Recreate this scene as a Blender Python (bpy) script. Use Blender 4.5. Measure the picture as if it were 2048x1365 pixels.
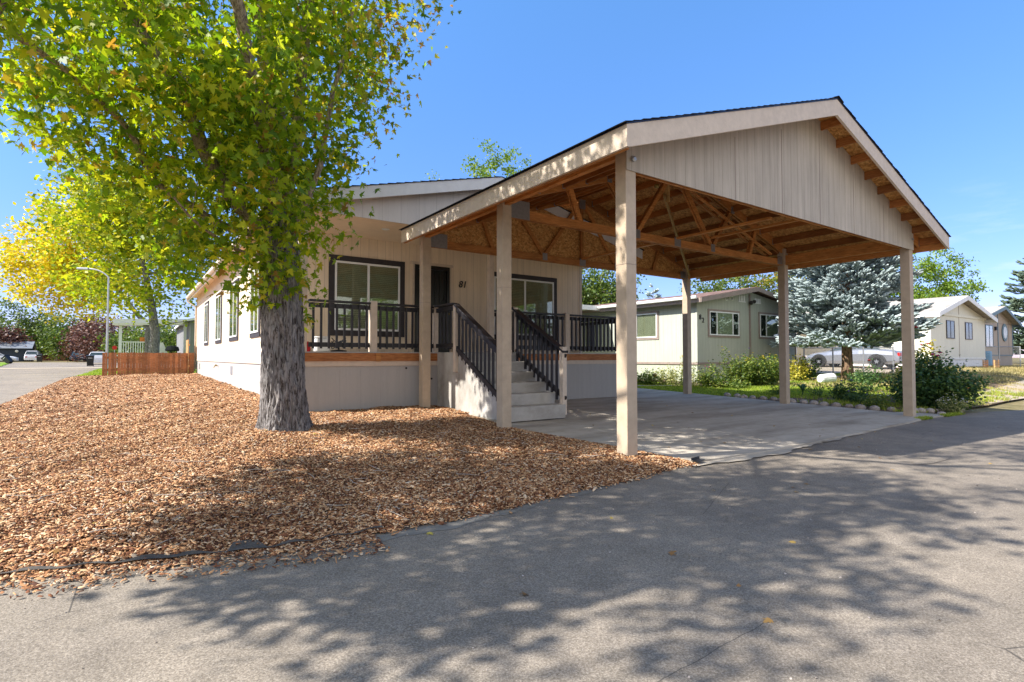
import bpy, bmesh, math, random
import numpy as np
from mathutils import Vector, Matrix, noise as mn
PI = math.pi
R = math.radians
rng = np.random.default_rng(7)
random.seed(7)
scene = bpy.context.scene
for o in list(bpy.data.objects): bpy.data.objects.remove(o)
COL = scene.collection

# ------------------------------------------------------------------ camera, sky, sun, exposure
cam = bpy.data.cameras.new("camera"); cam_o = bpy.data.objects.new("camera", cam); COL.objects.link(cam_o)
cam_o.location = (0, 0, 1.25); cam_o.rotation_euler = (R(90 + 1.735), 0, R(-34.833))
cam.sensor_width = 36; cam.lens = 1085.8 * 36 / 2048; cam.clip_start = 0.05; cam.clip_end = 3000
scene.camera = cam_o
SUN_DIR = Vector((-1.0, 0.30, 1.0)).normalized()
SUN_EL = math.asin(SUN_DIR.z)
world = bpy.data.worlds.new("World"); scene.world = world; world.use_nodes = True
wn = world.node_tree.nodes; wl = world.node_tree.links
for n in list(wn): wn.remove(n)
wout = wn.new('ShaderNodeOutputWorld'); wbg = wn.new('ShaderNodeBackground')
sky = wn.new('ShaderNodeTexSky'); sky.sky_type = 'NISHITA'; sky.sun_disc = False
sky.sun_elevation = SUN_EL; sky.sun_rotation = math.atan2(SUN_DIR.x, SUN_DIR.y)
sky.air_density = 0.9; sky.dust_density = 0.15; sky.ozone_density = 2.2; sky.altitude = 300
hs = wn.new('ShaderNodeHueSaturation'); hs.inputs['Saturation'].default_value = 1.2; hs.inputs['Value'].default_value = 1.13
wl.new(sky.outputs[0], hs.inputs['Color'])
# thin high cloud near the horizon, part of the sky
tc = wn.new('ShaderNodeTexCoord'); mp = wn.new('ShaderNodeMapping'); mp.inputs['Scale'].default_value = (2.2, 2.2, 11)
nz = wn.new('ShaderNodeTexNoise'); nz.inputs['Scale'].default_value = 2.4; nz.inputs['Detail'].default_value = 7; nz.inputs['Roughness'].default_value = .62
cr = wn.new('ShaderNodeValToRGB'); cr.color_ramp.elements[0].position = .50; cr.color_ramp.elements[1].position = .74
sep = wn.new('ShaderNodeSeparateXYZ'); mr = wn.new('ShaderNodeMapRange'); mr.inputs['From Min'].default_value = .03; mr.inputs['From Max'].default_value = .27
mr.inputs['To Min'].default_value = 1; mr.inputs['To Max'].default_value = 0
mrx = wn.new('ShaderNodeMapRange'); mrx.inputs['From Min'].default_value = .45; mrx.inputs['From Max'].default_value = .95
mu = wn.new('ShaderNodeMath'); mu.operation = 'MULTIPLY'; mu2 = wn.new('ShaderNodeMath'); mu2.operation = 'MULTIPLY'; mu3 = wn.new('ShaderNodeMath'); mu3.operation = 'MULTIPLY'; mu3.inputs[1].default_value = .8
mx = wn.new('ShaderNodeMix'); mx.data_type = 'RGBA'; mx.inputs[7].default_value = (3.4, 3.7, 4.1, 1)
wl.new(tc.outputs['Generated'], mp.inputs[0]); wl.new(mp.outputs[0], nz.inputs[0]); wl.new(nz.outputs[0], cr.inputs[0])
wl.new(tc.outputs['Generated'], sep.inputs[0]); wl.new(sep.outputs[2], mr.inputs[0]); wl.new(sep.outputs[0], mrx.inputs[0])
wl.new(cr.outputs[0], mu.inputs[0]); wl.new(mr.outputs[0], mu.inputs[1]); wl.new(mu.outputs[0], mu2.inputs[0]); wl.new(mrx.outputs[0], mu2.inputs[1])
wl.new(mu2.outputs[0], mu3.inputs[0]); wl.new(mu3.outputs[0], mx.inputs[0]); wl.new(hs.outputs[0], mx.inputs[6])
hz_ = wn.new('ShaderNodeMapRange'); hz_.inputs['From Min'].default_value = .0; hz_.inputs['From Max'].default_value = .6; wl.new(sep.outputs[2], hz_.inputs[0])
hr = wn.new('ShaderNodeValToRGB'); hr.color_ramp.elements[0].color = (.40, .34, .55, 1); hr.color_ramp.elements[1].color = (1, 1, 1.0, 1); wl.new(hz_.outputs[0], hr.inputs[0])
hm = wn.new('ShaderNodeMix'); hm.data_type = 'RGBA'; hm.blend_type = 'MULTIPLY'; hm.inputs[0].default_value = 1; wl.new(hs.outputs[0], hm.inputs[6]); wl.new(hr.outputs[0], hm.inputs[7]); wl.new(hm.outputs[2], mx.inputs[6])
wl.new(mx.outputs[2], wbg.inputs[0]); wl.new(wbg.outputs[0], wout.inputs[0])
# added fill: unseen bright cloud overhead and behind the viewpoint, lifting shaded faces
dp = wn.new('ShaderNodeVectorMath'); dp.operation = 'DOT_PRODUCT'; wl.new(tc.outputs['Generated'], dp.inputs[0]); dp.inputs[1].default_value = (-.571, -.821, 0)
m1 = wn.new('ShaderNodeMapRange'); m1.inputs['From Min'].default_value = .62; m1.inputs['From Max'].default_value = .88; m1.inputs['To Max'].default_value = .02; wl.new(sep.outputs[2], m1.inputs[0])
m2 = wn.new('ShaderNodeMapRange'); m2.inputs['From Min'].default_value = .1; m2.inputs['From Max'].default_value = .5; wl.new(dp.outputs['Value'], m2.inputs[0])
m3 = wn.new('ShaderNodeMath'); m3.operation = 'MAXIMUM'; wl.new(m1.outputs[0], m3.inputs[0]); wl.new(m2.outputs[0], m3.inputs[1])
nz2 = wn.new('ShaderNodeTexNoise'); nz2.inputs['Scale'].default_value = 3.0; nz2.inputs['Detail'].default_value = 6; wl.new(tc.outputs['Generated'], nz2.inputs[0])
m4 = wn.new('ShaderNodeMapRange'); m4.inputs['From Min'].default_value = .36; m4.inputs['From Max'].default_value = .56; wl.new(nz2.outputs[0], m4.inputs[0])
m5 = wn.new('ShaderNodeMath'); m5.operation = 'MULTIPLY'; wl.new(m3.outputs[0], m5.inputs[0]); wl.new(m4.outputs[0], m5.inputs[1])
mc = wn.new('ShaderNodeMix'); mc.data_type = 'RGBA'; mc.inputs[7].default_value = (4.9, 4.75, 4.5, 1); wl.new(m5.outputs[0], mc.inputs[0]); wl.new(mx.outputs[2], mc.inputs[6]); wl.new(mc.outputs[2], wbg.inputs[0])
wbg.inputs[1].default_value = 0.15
sun = bpy.data.lights.new("sun", 'SUN'); sun.energy = 4.9; sun.angle = R(0.53); sun.color = (1.0, 0.955, 0.89)
sun_o = bpy.data.objects.new("sun", sun); COL.objects.link(sun_o)
sun_o.rotation_euler = SUN_DIR.to_track_quat('Z', 'Y').to_euler(); sun_o.location = (-20, 10, 30)
scene.view_settings.view_transform = 'Standard'; scene.view_settings.look = 'None'
scene.view_settings.exposure = 1.12; scene.view_settings.gamma = 1
scene.render.engine = 'CYCLES'
scene.cycles.max_bounces = 10; scene.cycles.diffuse_bounces = 7; scene.cycles.transparent_max_bounces = 12

# ------------------------------------------------------------------ terrain height
def sst(a, b, x):
    t = np.clip((x - a) / (b - a), 0, 1); return t * t * (3 - 2 * t)
def g(x, y):
    x = np.asarray(x, float); y = np.asarray(y, float)
    far = lambda q: np.clip(q - 60, 0, 60) * .006
    yard = np.clip(y - 4.2, 0, 9.8) * .028 + np.clip(y - 14, 0, 18) * .0085
    strt = np.clip(y - 4, 0, 26) * .012 + np.clip(y - 30, 0, 30) * .0012 + far(y)
    w = sst(-3.4, .6, x)
    w = w * (1 - sst(34, 44, y) * (1 - sst(4, 9, x)))
    z = yard * w + strt * (1 - w)
    z = z + np.clip(x - 14, 0, 18) * .028 * sst(4.3, 8, y)
    return z
def gz(x, y): return float(g(x, y))

# ------------------------------------------------------------------ node helpers / materials
MATS = {}
class NT:
    def __init__(s, name):
        s.m = bpy.data.materials.new(name); s.m.use_nodes = True; s.t = s.m.node_tree; s.n = s.t.nodes; s.l = s.t.links
        for q in list(s.n): s.n.remove(q)
        s.out = s.n.new('ShaderNodeOutputMaterial'); MATS[name] = s.m
    def N(s, t, **k):
        q = s.n.new(t)
        for a, b in k.items(): setattr(q, a, b)
        return q
    def L(s, a, b): s.l.new(a, b)
    def val(s, sock, v):
        if isinstance(v, (int, float)): sock.default_value = v
        elif isinstance(v, tuple): sock.default_value = v if len(v) == len(sock.default_value) else (*v, 1)
        else: s.L(v, sock)
    def math(s, op, a, b=0.0, c=None):
        q = s.N('ShaderNodeMath', operation=op); s.val(q.inputs[0], a); s.val(q.inputs[1], b)
        if c is not None: s.val(q.inputs[2], c)
        return q.outputs[0]
    def pos(s): return s.N('ShaderNodeNewGeometry').outputs['Position']
    def obj(s): return s.N('ShaderNodeTexCoord').outputs['Object']
    def rnd(s): return s.N('ShaderNodeNewGeometry').outputs['Random Per Island']
    def map(s, v, sc=(1, 1, 1), rot=(0, 0, 0)):
        q = s.N('ShaderNodeMapping'); s.L(v, q.inputs[0]); q.inputs['Scale'].default_value = sc; q.inputs['Rotation'].default_value = rot; return q.outputs[0]
    def noise(s, v, sc=5, det=4, ro=.5, dist=0):
        q = s.N('ShaderNodeTexNoise'); s.L(v, q.inputs['Vector']); q.inputs['Scale'].default_value = sc; q.inputs['Detail'].default_value = det
        q.inputs['Roughness'].default_value = ro; q.inputs['Distortion'].default_value = dist; return q.outputs[0]
    def vor(s, v, sc=5, feat='F1', out='Distance'):
        q = s.N('ShaderNodeTexVoronoi', feature=feat); s.L(v, q.inputs['Vector']); q.inputs['Scale'].default_value = sc; return q.outputs[out]
    def ramp(s, f, stops, interp='LINEAR'):
        q = s.N('ShaderNodeValToRGB'); r = q.color_ramp; r.interpolation = interp
        while len(r.elements) > 1: r.elements.remove(r.elements[-1])
        for i, (p, c) in enumerate(stops):
            e = r.elements[0] if i == 0 else r.elements.new(p)
            e.position = p; e.color = (*c, 1) if len(c) == 3 else c
        s.L(f, q.inputs[0]); return q.outputs[0]
    def mix(s, f, a, b, mode='MIX'):
        q = s.N('ShaderNodeMix', data_type='RGBA', blend_type=mode); s.val(q.inputs[0], f); s.val(q.inputs[6], a); s.val(q.inputs[7], b); return q.outputs[2]
    def bump(s, h, st=.3, d=.01):
        q = s.N('ShaderNodeBump'); q.inputs['Strength'].default_value = st; q.inputs['Distance'].default_value = d; s.L(h, q.inputs['Height']); return q.outputs[0]
    def bsdf(s, col, rough=.7, normal=None, spec=.3, metal=0, **k):
        q = s.N('ShaderNodeBsdfPrincipled'); s.val(q.inputs['Base Color'], col); s.val(q.inputs['Roughness'], rough)
        q.inputs['Specular IOR Level'].default_value = spec; q.inputs['Metallic'].default_value = metal
        for a, b in k.items(): s.val(q.inputs[a], b)
        if normal is not None: s.L(normal, q.inputs['Normal'])
        return q.outputs[0]
    def done(s, sh): s.L(sh, s.out.inputs[0]); return s.m

def m_plain(name, col, rough=.6, spec=.3, metal=0, var=.08, sc=6, bump=.0):
    t = NT(name); p = t.pos(); n = t.noise(p, sc, 5, .6)
    c = t.mix(1.0, col, t.ramp(n, [(.25, (1 - var * 2,) * 3), (.75, (1 + var,) * 3)]), 'MULTIPLY')
    nb = t.bump(t.noise(p, 60, 3), bump, .01) if bump else None
    return t.done(t.bsdf(c, rough, nb, spec, metal))

def m_siding(name, col, period=.2032, groove=.035, dirt=.10, dark=.45, wob=0):
    t = NT(name); geo = t.N('ShaderNodeNewGeometry'); sp = t.N('ShaderNodeSeparateXYZ'); t.L(geo.outputs['Position'], sp.inputs[0])
    sn = t.N('ShaderNodeSeparateXYZ'); t.L(geo.outputs['True Normal'], sn.inputs[0])
    f = t.math('GREATER_THAN', t.math('ABSOLUTE', sn.outputs[0]), .5)
    u = t.math('ADD', t.math('MULTIPLY', sp.outputs[0], t.math('SUBTRACT', 1, f)), t.math('MULTIPLY', sp.outputs[1], f))
    fr = t.math('FRACT', t.math('DIVIDE', u, period))
    gr = t.math('LESS_THAN', fr, groove / period * .3)
    # a second, thinner joint set at a different spacing, so panels do not read as one stripe
    fr2 = t.math('FRACT', t.math('DIVIDE', t.math('ADD', u, .07), period * .5)); gr2 = t.math('LESS_THAN', fr2, .03)
    grv = t.math('MAXIMUM', gr, t.math('MULTIPLY', gr2, .35))
    cv = t.N('ShaderNodeCombineXYZ'); t.L(u, cv.inputs[0]); t.L(sp.outputs[2], cv.inputs[2])
    grain = t.noise(t.map(cv.outputs[0], (60, 60, 5)), 1.6, 5, .65)
    blot = t.noise(geo.outputs['Position'], .9, 5, .6)
    streak = t.noise(t.map(cv.outputs[0], (7, 7, .5)), 1.5, 4, .6)
    c = t.mix(1.0, col, t.ramp(grain, [(.3, (.93,) * 3), (.7, (1.03,) * 3)]), 'MULTIPLY')
    c = t.mix(1.0, c, t.ramp(streak, [(.3, (1 - dirt,) * 3), (.65, (1.02,) * 3)]), 'MULTIPLY')
    c = t.mix(1.0, c, t.ramp(blot, [(.3, (1 - dirt * .6,) * 3), (.7, (1.02,) * 3)]), 'MULTIPLY')
    c = t.mix(t.math('MULTIPLY', grv, dark), c, (col[0] * .35, col[1] * .33, col[2] * .3))
    h = t.math('SUBTRACT', t.math('MULTIPLY', grain, .12), grv)
    return t.done(t.bsdf(c, .68, t.bump(h, .5, .006), .25))

def m_wood(name, c1, c2, c3, sc=1.0, rough=.6, axis=None, knots=.5):
    """stained lumber: fine streaks, blotches, knots"""
    t = NT(name); p = t.obj()
    g1 = t.noise(t.map(p, (3 * sc, 3 * sc, 40 * sc)), 2, 5, .6, .6)
    g2 = t.noise(t.map(p, (2 * sc, 2 * sc, 6 * sc)), 1.1, 4, .6)
    c = t.ramp(g1, [(.25, c2), (.5, c1), (.75, c3)])
    c = t.mix(1.0, c, t.ramp(g2, [(.25, (.68,) * 3), (.7, (1.12,) * 3)]), 'MULTIPLY')
    kn = t.vor(t.map(p, (1.2, 1.2, 5)), 2.2)
    c = t.mix(t.math('MULTIPLY', t.math('LESS_THAN', kn, .09), knots), c, (c2[0] * .45, c2[1] * .4, c2[2] * .4))
    iso = t.math('FRACT', t.math('ADD', t.rnd(), t.N('ShaderNodeObjectInfo').outputs['Random'])); c = t.mix(1.0, c, t.ramp(iso, [(0, (.68,) * 3), (1, (1.22,) * 3)]), 'MULTIPLY')
    return t.done(t.bsdf(c, rough, t.bump(g1, .25, .004), .3))

def m_osb(name):
    t = NT(name); p = t.pos()
    vd = t.N('ShaderNodeTexVoronoi'); t.L(t.map(p, (1, 1, 1.3)), vd.inputs['Vector']); vd.inputs['Scale'].default_value = 22
    fl = t.N('ShaderNodeSeparateColor'); t.L(vd.outputs['Color'], fl.inputs[0])
    n = t.noise(t.map(p, (9, 9, 9)), 2.2, 4, .7, 1.5)
    c = t.ramp(fl.outputs[0], [(0, (.22, .085, .022)), (.35, (.50, .22, .055)), (.7, (.70, .36, .11)), (1, (.84, .54, .20))])
    c = t.mix(.5, c, t.ramp(n, [(.35, (.20, .075, .02)), (.52, (.58, .28, .075)), (.68, (.84, .52, .20))]))
    return t.done(t.bsdf(c, .6, t.bump(fl.outputs[1], .3, .004), .35))

def m_shingle(name, col, var=.3):
    t = NT(name); p = t.pos(); sp = t.N('ShaderNodeSeparateXYZ'); t.L(p, sp.inputs[0])
    cv = t.N('ShaderNodeCombineXYZ'); t.L(t.math('FLOOR', t.math('MULTIPLY', sp.outputs[0], 6.6)), cv.inputs[0]); t.L(t.math('FLOOR', t.math('MULTIPLY', sp.outputs[1], 4.2)), cv.inputs[1])
    wn_ = t.N('ShaderNodeTexWhiteNoise'); t.L(cv.outputs[0], wn_.inputs[0])
    c = t.mix(1.0, col, t.ramp(wn_.outputs[0], [(0, (1 - var,) * 3), (1, (1 + var,) * 3)]), 'MULTIPLY')
    n = t.noise(p, 90, 3, .7); c = t.mix(1.0, c, t.ramp(n, [(.3, (.7,) * 3), (.7, (1.3,) * 3)]), 'MULTIPLY')
    return t.done(t.bsdf(c, .9, t.bump(n, .6, .01), .2))

def m_leaf(name, stops, trans=.45, rough=.5, tcol=(1.25, 1.25, .55)):
    t = NT(name); r = t.rnd(); c = t.ramp(r, stops)
    p = t.pos(); c = t.mix(1.0, c, t.ramp(t.noise(p, .8, 3), [(.3, (.78, .82, .8)), (.7, (1.2, 1.15, 1.1))]), 'MULTIPLY')
    a = t.bsdf(c, rough, None, .35)
    tr = t.N('ShaderNodeBsdfTranslucent'); t.L(t.mix(1.0, c, (*tcol, 1), 'MULTIPLY'), tr.inputs[0])
    ms = t.N('ShaderNodeMixShader'); ms.inputs[0].default_value = trans; t.L(a, ms.inputs[1]); t.L(tr.outputs[0], ms.inputs[2])
    return t.done(ms.outputs[0])

def m_glass(name, tint=(.80, .84, .78), refl=.22, rough=.02, trans=.6):
    t = NT(name); gl = t.N('ShaderNodeBsdfGlossy'); gl.inputs['Roughness'].default_value = rough; gl.inputs[0].default_value = (.85, .9, .88, 1)
    n = t.noise(t.pos(), 1.5, 2); t.L(t.bump(n, .04, .05), gl.inputs['Normal'])
    tr = t.N('ShaderNodeBsdfTransparent'); tr.inputs[0].default_value = (*tint, 1)
    fr = t.N('ShaderNodeLayerWeight'); fr.inputs[0].default_value = .5
    f = t.math('ADD', t.math('MULTIPLY', t.math('POWER', fr.outputs['Facing'], 4.0), .9), .04 + refl * .3)
    ms = t.N('ShaderNodeMixShader'); t.L(f, ms.inputs[0]); t.L(tr.outputs[0], ms.inputs[1]); t.L(gl.outputs[0], ms.inputs[2])
    return t.done(ms.outputs[0])

def m_asphalt(name):
    t = NT(name); p = t.pos()
    ag = t.noise(p, 120, 2, .7); sp = t.vor(p, 95); big = t.noise(p, .35, 5, .6); mid = t.noise(p, 3.0, 5, .65)
    c = t.ramp(ag, [(.28, (.118, .098, .076)), (.5, (.225, .19, .15)), (.74, (.385, .33, .265))])
    c = t.mix(t.math('MULTIPLY', t.math('LESS_THAN', sp, .16), .55), c, (.48, .45, .40))
    c = t.mix(t.math('MULTIPLY', t.math('LESS_THAN', t.vor(p, 41), .10), .5), c, (.06, .055, .05))
    c = t.mix(1.0, c, t.ramp(big, [(.3, (.72, .72, .74)), (.5, (.96, .96, .96)), (.7, (1.14, 1.12, 1.08))]), 'MULTIPLY')
    c = t.mix(1.0, c, t.ramp(mid, [(.3, (.80,) * 3), (.7, (1.12,) * 3)]), 'MULTIPLY')
    # hairline cracks
    ck = t.vor(t.map(t.mix(.04, p, t.noise(p, 3, 5)), (1, 1.7, 1)), .30, 'DISTANCE_TO_EDGE')
    ckm = t.math('MULTIPLY', t.math('LESS_THAN', ck, .0010), t.math('GREATER_THAN', t.noise(p, .5, 2), .55))
    c = t.mix(t.math('MULTIPLY', ckm, .7), c, (.04, .036, .033))
    return t.done(t.bsdf(c, .9, t.bump(ag, .5, .004), .25))

def m_concrete(name, col=(.40, .385, .36)):
    t = NT(name); p = t.pos(); f = t.noise(p, 130, 3, .7); b = t.noise(t.map(p, (.35, 1.6, 1)), 1.1, 6, .62); s = t.noise(p, 5, 6, .7)
    c = t.mix(1.0, col, t.ramp(f, [(.3, (.88,) * 3), (.7, (1.08,) * 3)]), 'MULTIPLY')
    c = t.mix(1.0, c, t.ramp(b, [(.32, (.60, .57, .54)), (.5, (.92, .91, .9)), (.68, (1.12,) * 3)]), 'MULTIPLY')
    c = t.mix(1.0, c, t.ramp(s, [(.35, (.88, .87, .85)), (.6, (1.04,) * 3)]), 'MULTIPLY')
    return t.done(t.bsdf(c, .85, t.bump(f, .25, .003), .3))

def m_ground(name, stops, sc=3.0, bump=.6):
    t = NT(name); p = t.pos(); n = t.noise(p, sc, 8, .7); n2 = t.noise(p, .25, 4); f = t.noise(p, 50, 4, .8)
    c = t.ramp(n, stops); c = t.mix(1.0, c, t.ramp(n2, [(.3, (.75, .8, .75)), (.7, (1.15, 1.1, 1.1))]), 'MULTIPLY')
    c = t.mix(1.0, c, t.ramp(f, [(.3, (.6,) * 3), (.7, (1.3,) * 3)]), 'MULTIPLY')
    return t.done(t.bsdf(c, .95, t.bump(f, bump, .03), .1))

def m_random(name, stops, rough=.8, spec=.2, bump=.3, bs=40):
    t = NT(name); c = t.ramp(t.rnd(), stops); p = t.pos(); n = t.noise(p, bs, 4, .7)
    c = t.mix(1.0, c, t.ramp(t.noise(p, 1.1, 5, .65), [(.32, (.82, .80, .76)), (.5, (1.14, 1.15, 1.10)), (.68, (1.38, 1.40, 1.36))]), 'MULTIPLY')
    c = t.mix(1.0, c, t.ramp(n, [(.3, (.75,) * 3), (.7, (1.2,) * 3)]), 'MULTIPLY')
    return t.done(t.bsdf(c, rough, t.bump(n, bump, .01), spec))

def m_bark(name, c1, c2, sc=1.0, c3=None):
    t = NT(name); p = t.pos(); v = t.map(p, (26 * sc, 26 * sc, 4.6 * sc))
    n = t.noise(v, 1.3, 7, .7, .5); n2 = t.noise(p, 2.2, 4)
    c = t.ramp(n, [(.40, c2), (.50, c1), (.66, c3 or tuple(min(1, q * 1.5) for q in c1))])
    c = t.mix(1.0, c, t.ramp(n2, [(.3, (.8,) * 3), (.7, (1.15, 1.12, 1.1))]), 'MULTIPLY')
    return t.done(t.bsdf(c, .92, t.bump(n, .9, .03), .15))

M_BEIGE = m_siding('beige_siding', (.84, .685, .505))
M_BEIGE_TRIM = m_plain('beige_trim', (.62, .51, .40), .6, .3, 0, .07, 9, .25)
M_WHITE_TRIM = m_plain('pale_fascia_paint', (.74, .71, .69), .55, .3, 0, .05, 5, .2)
M_SKIRT = m_siding('grey_skirt_siding', (.42, .40, .375), .4064, .03, .05, .12)
M_POST = m_plain('post_paint', (.49, .385, .275), .62, .3, 0, .08, 7, .3)
M_RAIL = m_plain('charcoal_paint', (.030, .027, .030), .45, .4, 0, .15, 12, .15)
M_TRIMDARK = m_plain('dark_window_trim', (.040, .034, .036), .55, .3, 0, .12, 8, .2)
M_VINYL = m_plain('white_vinyl', (.80, .80, .78), .35, .4, 0, .03, 4)
M_TRUSS = m_wood('stained_truss_lumber', (.54, .215, .055), (.36, .12, .028), (.70, .34, .11))
M_PURLIN = m_wood('stained_purlin_lumber', (.38, .14, .035), (.22, .07, .018), (.50, .21, .065))
M_BRACE = m_wood('raw_brace_lumber', (.60, .37, .13), (.42, .23, .07), (.72, .50, .22))
M_DECKEDGE = m_wood('deck_edge_lumber', (.46, .17, .05), (.17, .05, .018), (.60, .28, .10), 1.0, .6, None, .3)
M_OSB = m_osb('oriented_strand_board')
M_SHINGLE = m_shingle('black_shingles', (.022, .022, .024))
M_DRIP = m_plain('dark_drip_edge', (.012, .018, .045), .35, .5, .3, .05)
M_PLATE = m_plain('galvanised_plate', (.30, .29, .29), .45, .5, .55, .12, 20, .2)
M_CONC = m_concrete('driveway_concrete', (.45, .40, .33))
M_STEP = m_concrete('step_concrete', (.47, .445, .405))
M_ASPH = m_asphalt('asphalt')
M_GUTTERC = m_plain('gutter_concrete', (.55, .45, .32), .9, .2, 0, .1, 2)
M_GUTTERP = m_concrete('pale_edge_concrete', (.24, .22, .19))
M_GROUND = m_ground('dry_ground', [(.25, (.10, .085, .035)), (.5, (.22, .18, .09)), (.75, (.34, .27, .16))], 2.0)
M_DIRT = m_ground('bed_soil', [(.25, (.08, .055, .035)), (.5, (.17, .12, .08)), (.75, (.30, .22, .15))], 5.0)
M_PATH = m_ground('sandy_path', [(.25, (.30, .24, .18)), (.5, (.42, .34, .26)), (.75, (.52, .44, .35))], 6.0, .3)
M_LAWN = m_ground('lawn_soil', [(.25, (.09, .16, .015)), (.5, (.17, .28, .03)), (.75, (.28, .36, .05))], 3.0)
M_MULCHBASE = m_ground('mulch_base', [(.25, (.05, .022, .012)), (.5, (.17, .08, .04)), (.75, (.34, .18, .10))], 14.0)
M_CHIP = m_random('mulch_chip', [(0, (.05, .02, .012)), (.25, (.16, .062, .03)), (.5, (.31, .145, .066)), (.75, (.46, .26, .13)), (.92, (.62, .43, .27)), (1, (.42, .35, .28))], .8, .2, .3, 60)
M_TWIG = m_plain('dry_twig', (.42, .36, .30), .8, .2)
M_FABRIC = m_plain('landscape_fabric', (.09, .08, .07), .8, .2, 0, .2, 20, .4)
M_GLASS = m_glass('window_glass')
M_BLIND = m_plain('window_blind', (.62, .58, .47), .7, .2)
M_INSIDE = m_plain('dark_interior', (.02, .02, .02), .8, .1)
M_BLACKDOOR = m_plain('black_storm_door', (.007, .007, .008), .28, .5)
M_CEIL = m_plain('soffit_paint', (.83, .66, .48), .7, .2, 0, .04, 3)
M_BLACK = m_plain('black_plastic', (.02, .02, .021), .5, .4)
M_STEEL = m_plain('galvanised_steel', (.45, .46, .47), .4, .5, .7)
M_BARK = m_bark('maple_bark', (.22, .205, .195), (.045, .036, .032), 1.0, (.34, .32, .31))
M_LIMB = m_bark('maple_limb', (.36, .29, .22), (.16, .12, .09), 1.2)
M_LEAF = m_leaf('maple_leaf', [(0, (.095, .19, .012)), (.35, (.21, .33, .016)), (.7, (.39, .47, .022)), (.92, (.56, .56, .03)), (.985, (.50, .34, .06)), (1, (.34, .16, .05))], .60)
M_LEAFT = m_leaf('maple_leaf_turning', [(0, (.10, .16, .012)), (.35, (.28, .30, .02)), (.65, (.50, .44, .03)), (.85, (.50, .28, .06)), (1, (.36, .15, .05))], .55)
M_LEAFY = m_leaf('yellow_leaf', [(0, (.34, .38, .015)), (.35, (.62, .58, .02)), (.8, (.82, .70, .04)), (1, (.82, .58, .05))], .42, .5, (1.15, 1.05, .6))
M_LEAFG = m_leaf('green_leaf', [(0, (.045, .085, .016)), (.5, (.09, .15, .025)), (1, (.20, .25, .05))], .3)
M_LEAFB = m_leaf('bright_leaf', [(0, (.09, .17, .02)), (.5, (.16, .26, .03)), (1, (.28, .36, .05))], .4)
M_LEAFP = m_leaf('maroon_leaf', [(0, (.05, .022, .02)), (.5, (.13, .06, .045)), (1, (.26, .15, .11))], .2, .5, (1.1, .8, .7))
M_LEAFO = m_leaf('turning_leaf', [(0, (.09, .13, .02)), (.55, (.22, .26, .035)), (.85, (.40, .33, .05)), (1, (.50, .22, .06))], .35)
M_SPRUCE = m_leaf('blue_spruce_needle', [(0, (.13, .20, .20)), (.5, (.25, .34, .34)), (1, (.46, .55, .53))], .12, .7, (1, 1, 1))
M_SPRUCED = m_leaf('dark_spruce_needle', [(0, (.035, .06, .045)), (.5, (.08, .12, .08)), (1, (.17, .21, .13))], .12, .7, (1, 1, 1))
M_SBARK = m_bark('spruce_bark', (.20, .13, .085), (.06, .04, .03), 1.0, (.34, .22, .13))
M_GRASS = m_leaf('grass_blade', [(0, (.14, .21, .02)), (.5, (.28, .37, .035)), (.9, (.46, .50, .08)), (1, (.42, .38, .14))], .35)
M_DRYGRASS = m_leaf('dry_grass_blade', [(0, (.22, .20, .06)), (.5, (.42, .34, .14)), (1, (.58, .48, .24))], .3, .6, (1, 1, .8))
M_ROSEL = m_leaf('rose_leaf', [(0, (.03, .075, .03)), (.6, (.065, .135, .04)), (1, (.15, .22, .045))], .25)
M_WEED = m_leaf('weed_leaf', [(0, (.05, .10, .02)), (.5, (.11, .17, .03)), (1, (.30, .32, .06))], .35)
M_PALEWEED = m_leaf('pale_weed_leaf', [(0, (.13, .16, .06)), (.5, (.30, .32, .12)), (1, (.52, .48, .22))], .3)
M_YWEED = m_leaf('yellow_weed_leaf', [(0, (.30, .30, .03)), (.5, (.52, .46, .06)), (1, (.62, .52, .12))], .35)
M_PINK = m_plain('pink_petal', (.78, .08, .25), .5); M_RED = m_plain('red_petal', (.45, .01, .02), .5)
M_WHITEP = m_plain('white_petal', (.8, .8, .76), .5); M_YELP = m_plain('yellow_petal', (.8, .62, .03), .5); M_PURP = m_plain('purple_petal', (.22, .07, .42), .5)
M_GREENSID = m_siding('sage_siding', (.45, .465, .385), .2032, .03, .10, .5)
M_TAUPE = m_plain('taupe_trim', (.30, .235, .20), .6, .3)
M_BROWNSH = m_shingle('brown_shingles', (.17, .105, .085))
M_TANSH = m_shingle('tan_shingles', (.36, .32, .28), .15)
M_GREYSH = m_shingle('grey_shingles', (.20, .20, .21), .15)
M_CREAM = m_siding('cream_siding', (.78, .75, .63), .2032, .03, .06, .25)
M_WHITE = m_plain('white_paint', (.80, .79, .76), .5, .3)
M_BRONZE = m_plain('bronze_frame', (.03, .024, .02), .4, .4)
M_TANSID = m_siding('tan_siding', (.44, .36, .29), .2032, .03, .08, .5)
M_BLUETRIM = m_plain('blue_grey_trim', (.14, .21, .25), .55)
M_GREYSID = m_siding('grey_house_siding', (.22, .22, .22), .2032, .03, .06, .4)
M_CEDAR = m_wood('cedar_board', (.34, .135, .055), (.19, .07, .03), (.50, .24, .11), 1.0, .7)
M_CEDARL = m_wood('pale_cedar_board', (.60, .33, .13), (.42, .20, .07), (.70, .45, .22), 1.0, .7)
M_SILVER = m_plain('silver_car_paint', (.30, .31, .34), .22, .5, .5, .02)
M_WHITECAR = m_plain('white_car_paint', (.72, .72, .74), .25, .5, 0, .02)
M_DARKCAR = m_plain('dark_car_paint', (.02, .022, .03), .2, .5, .3, .02)
M_TYRE = m_plain('tyre_rubber', (.02, .02, .02), .85, .2)
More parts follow.
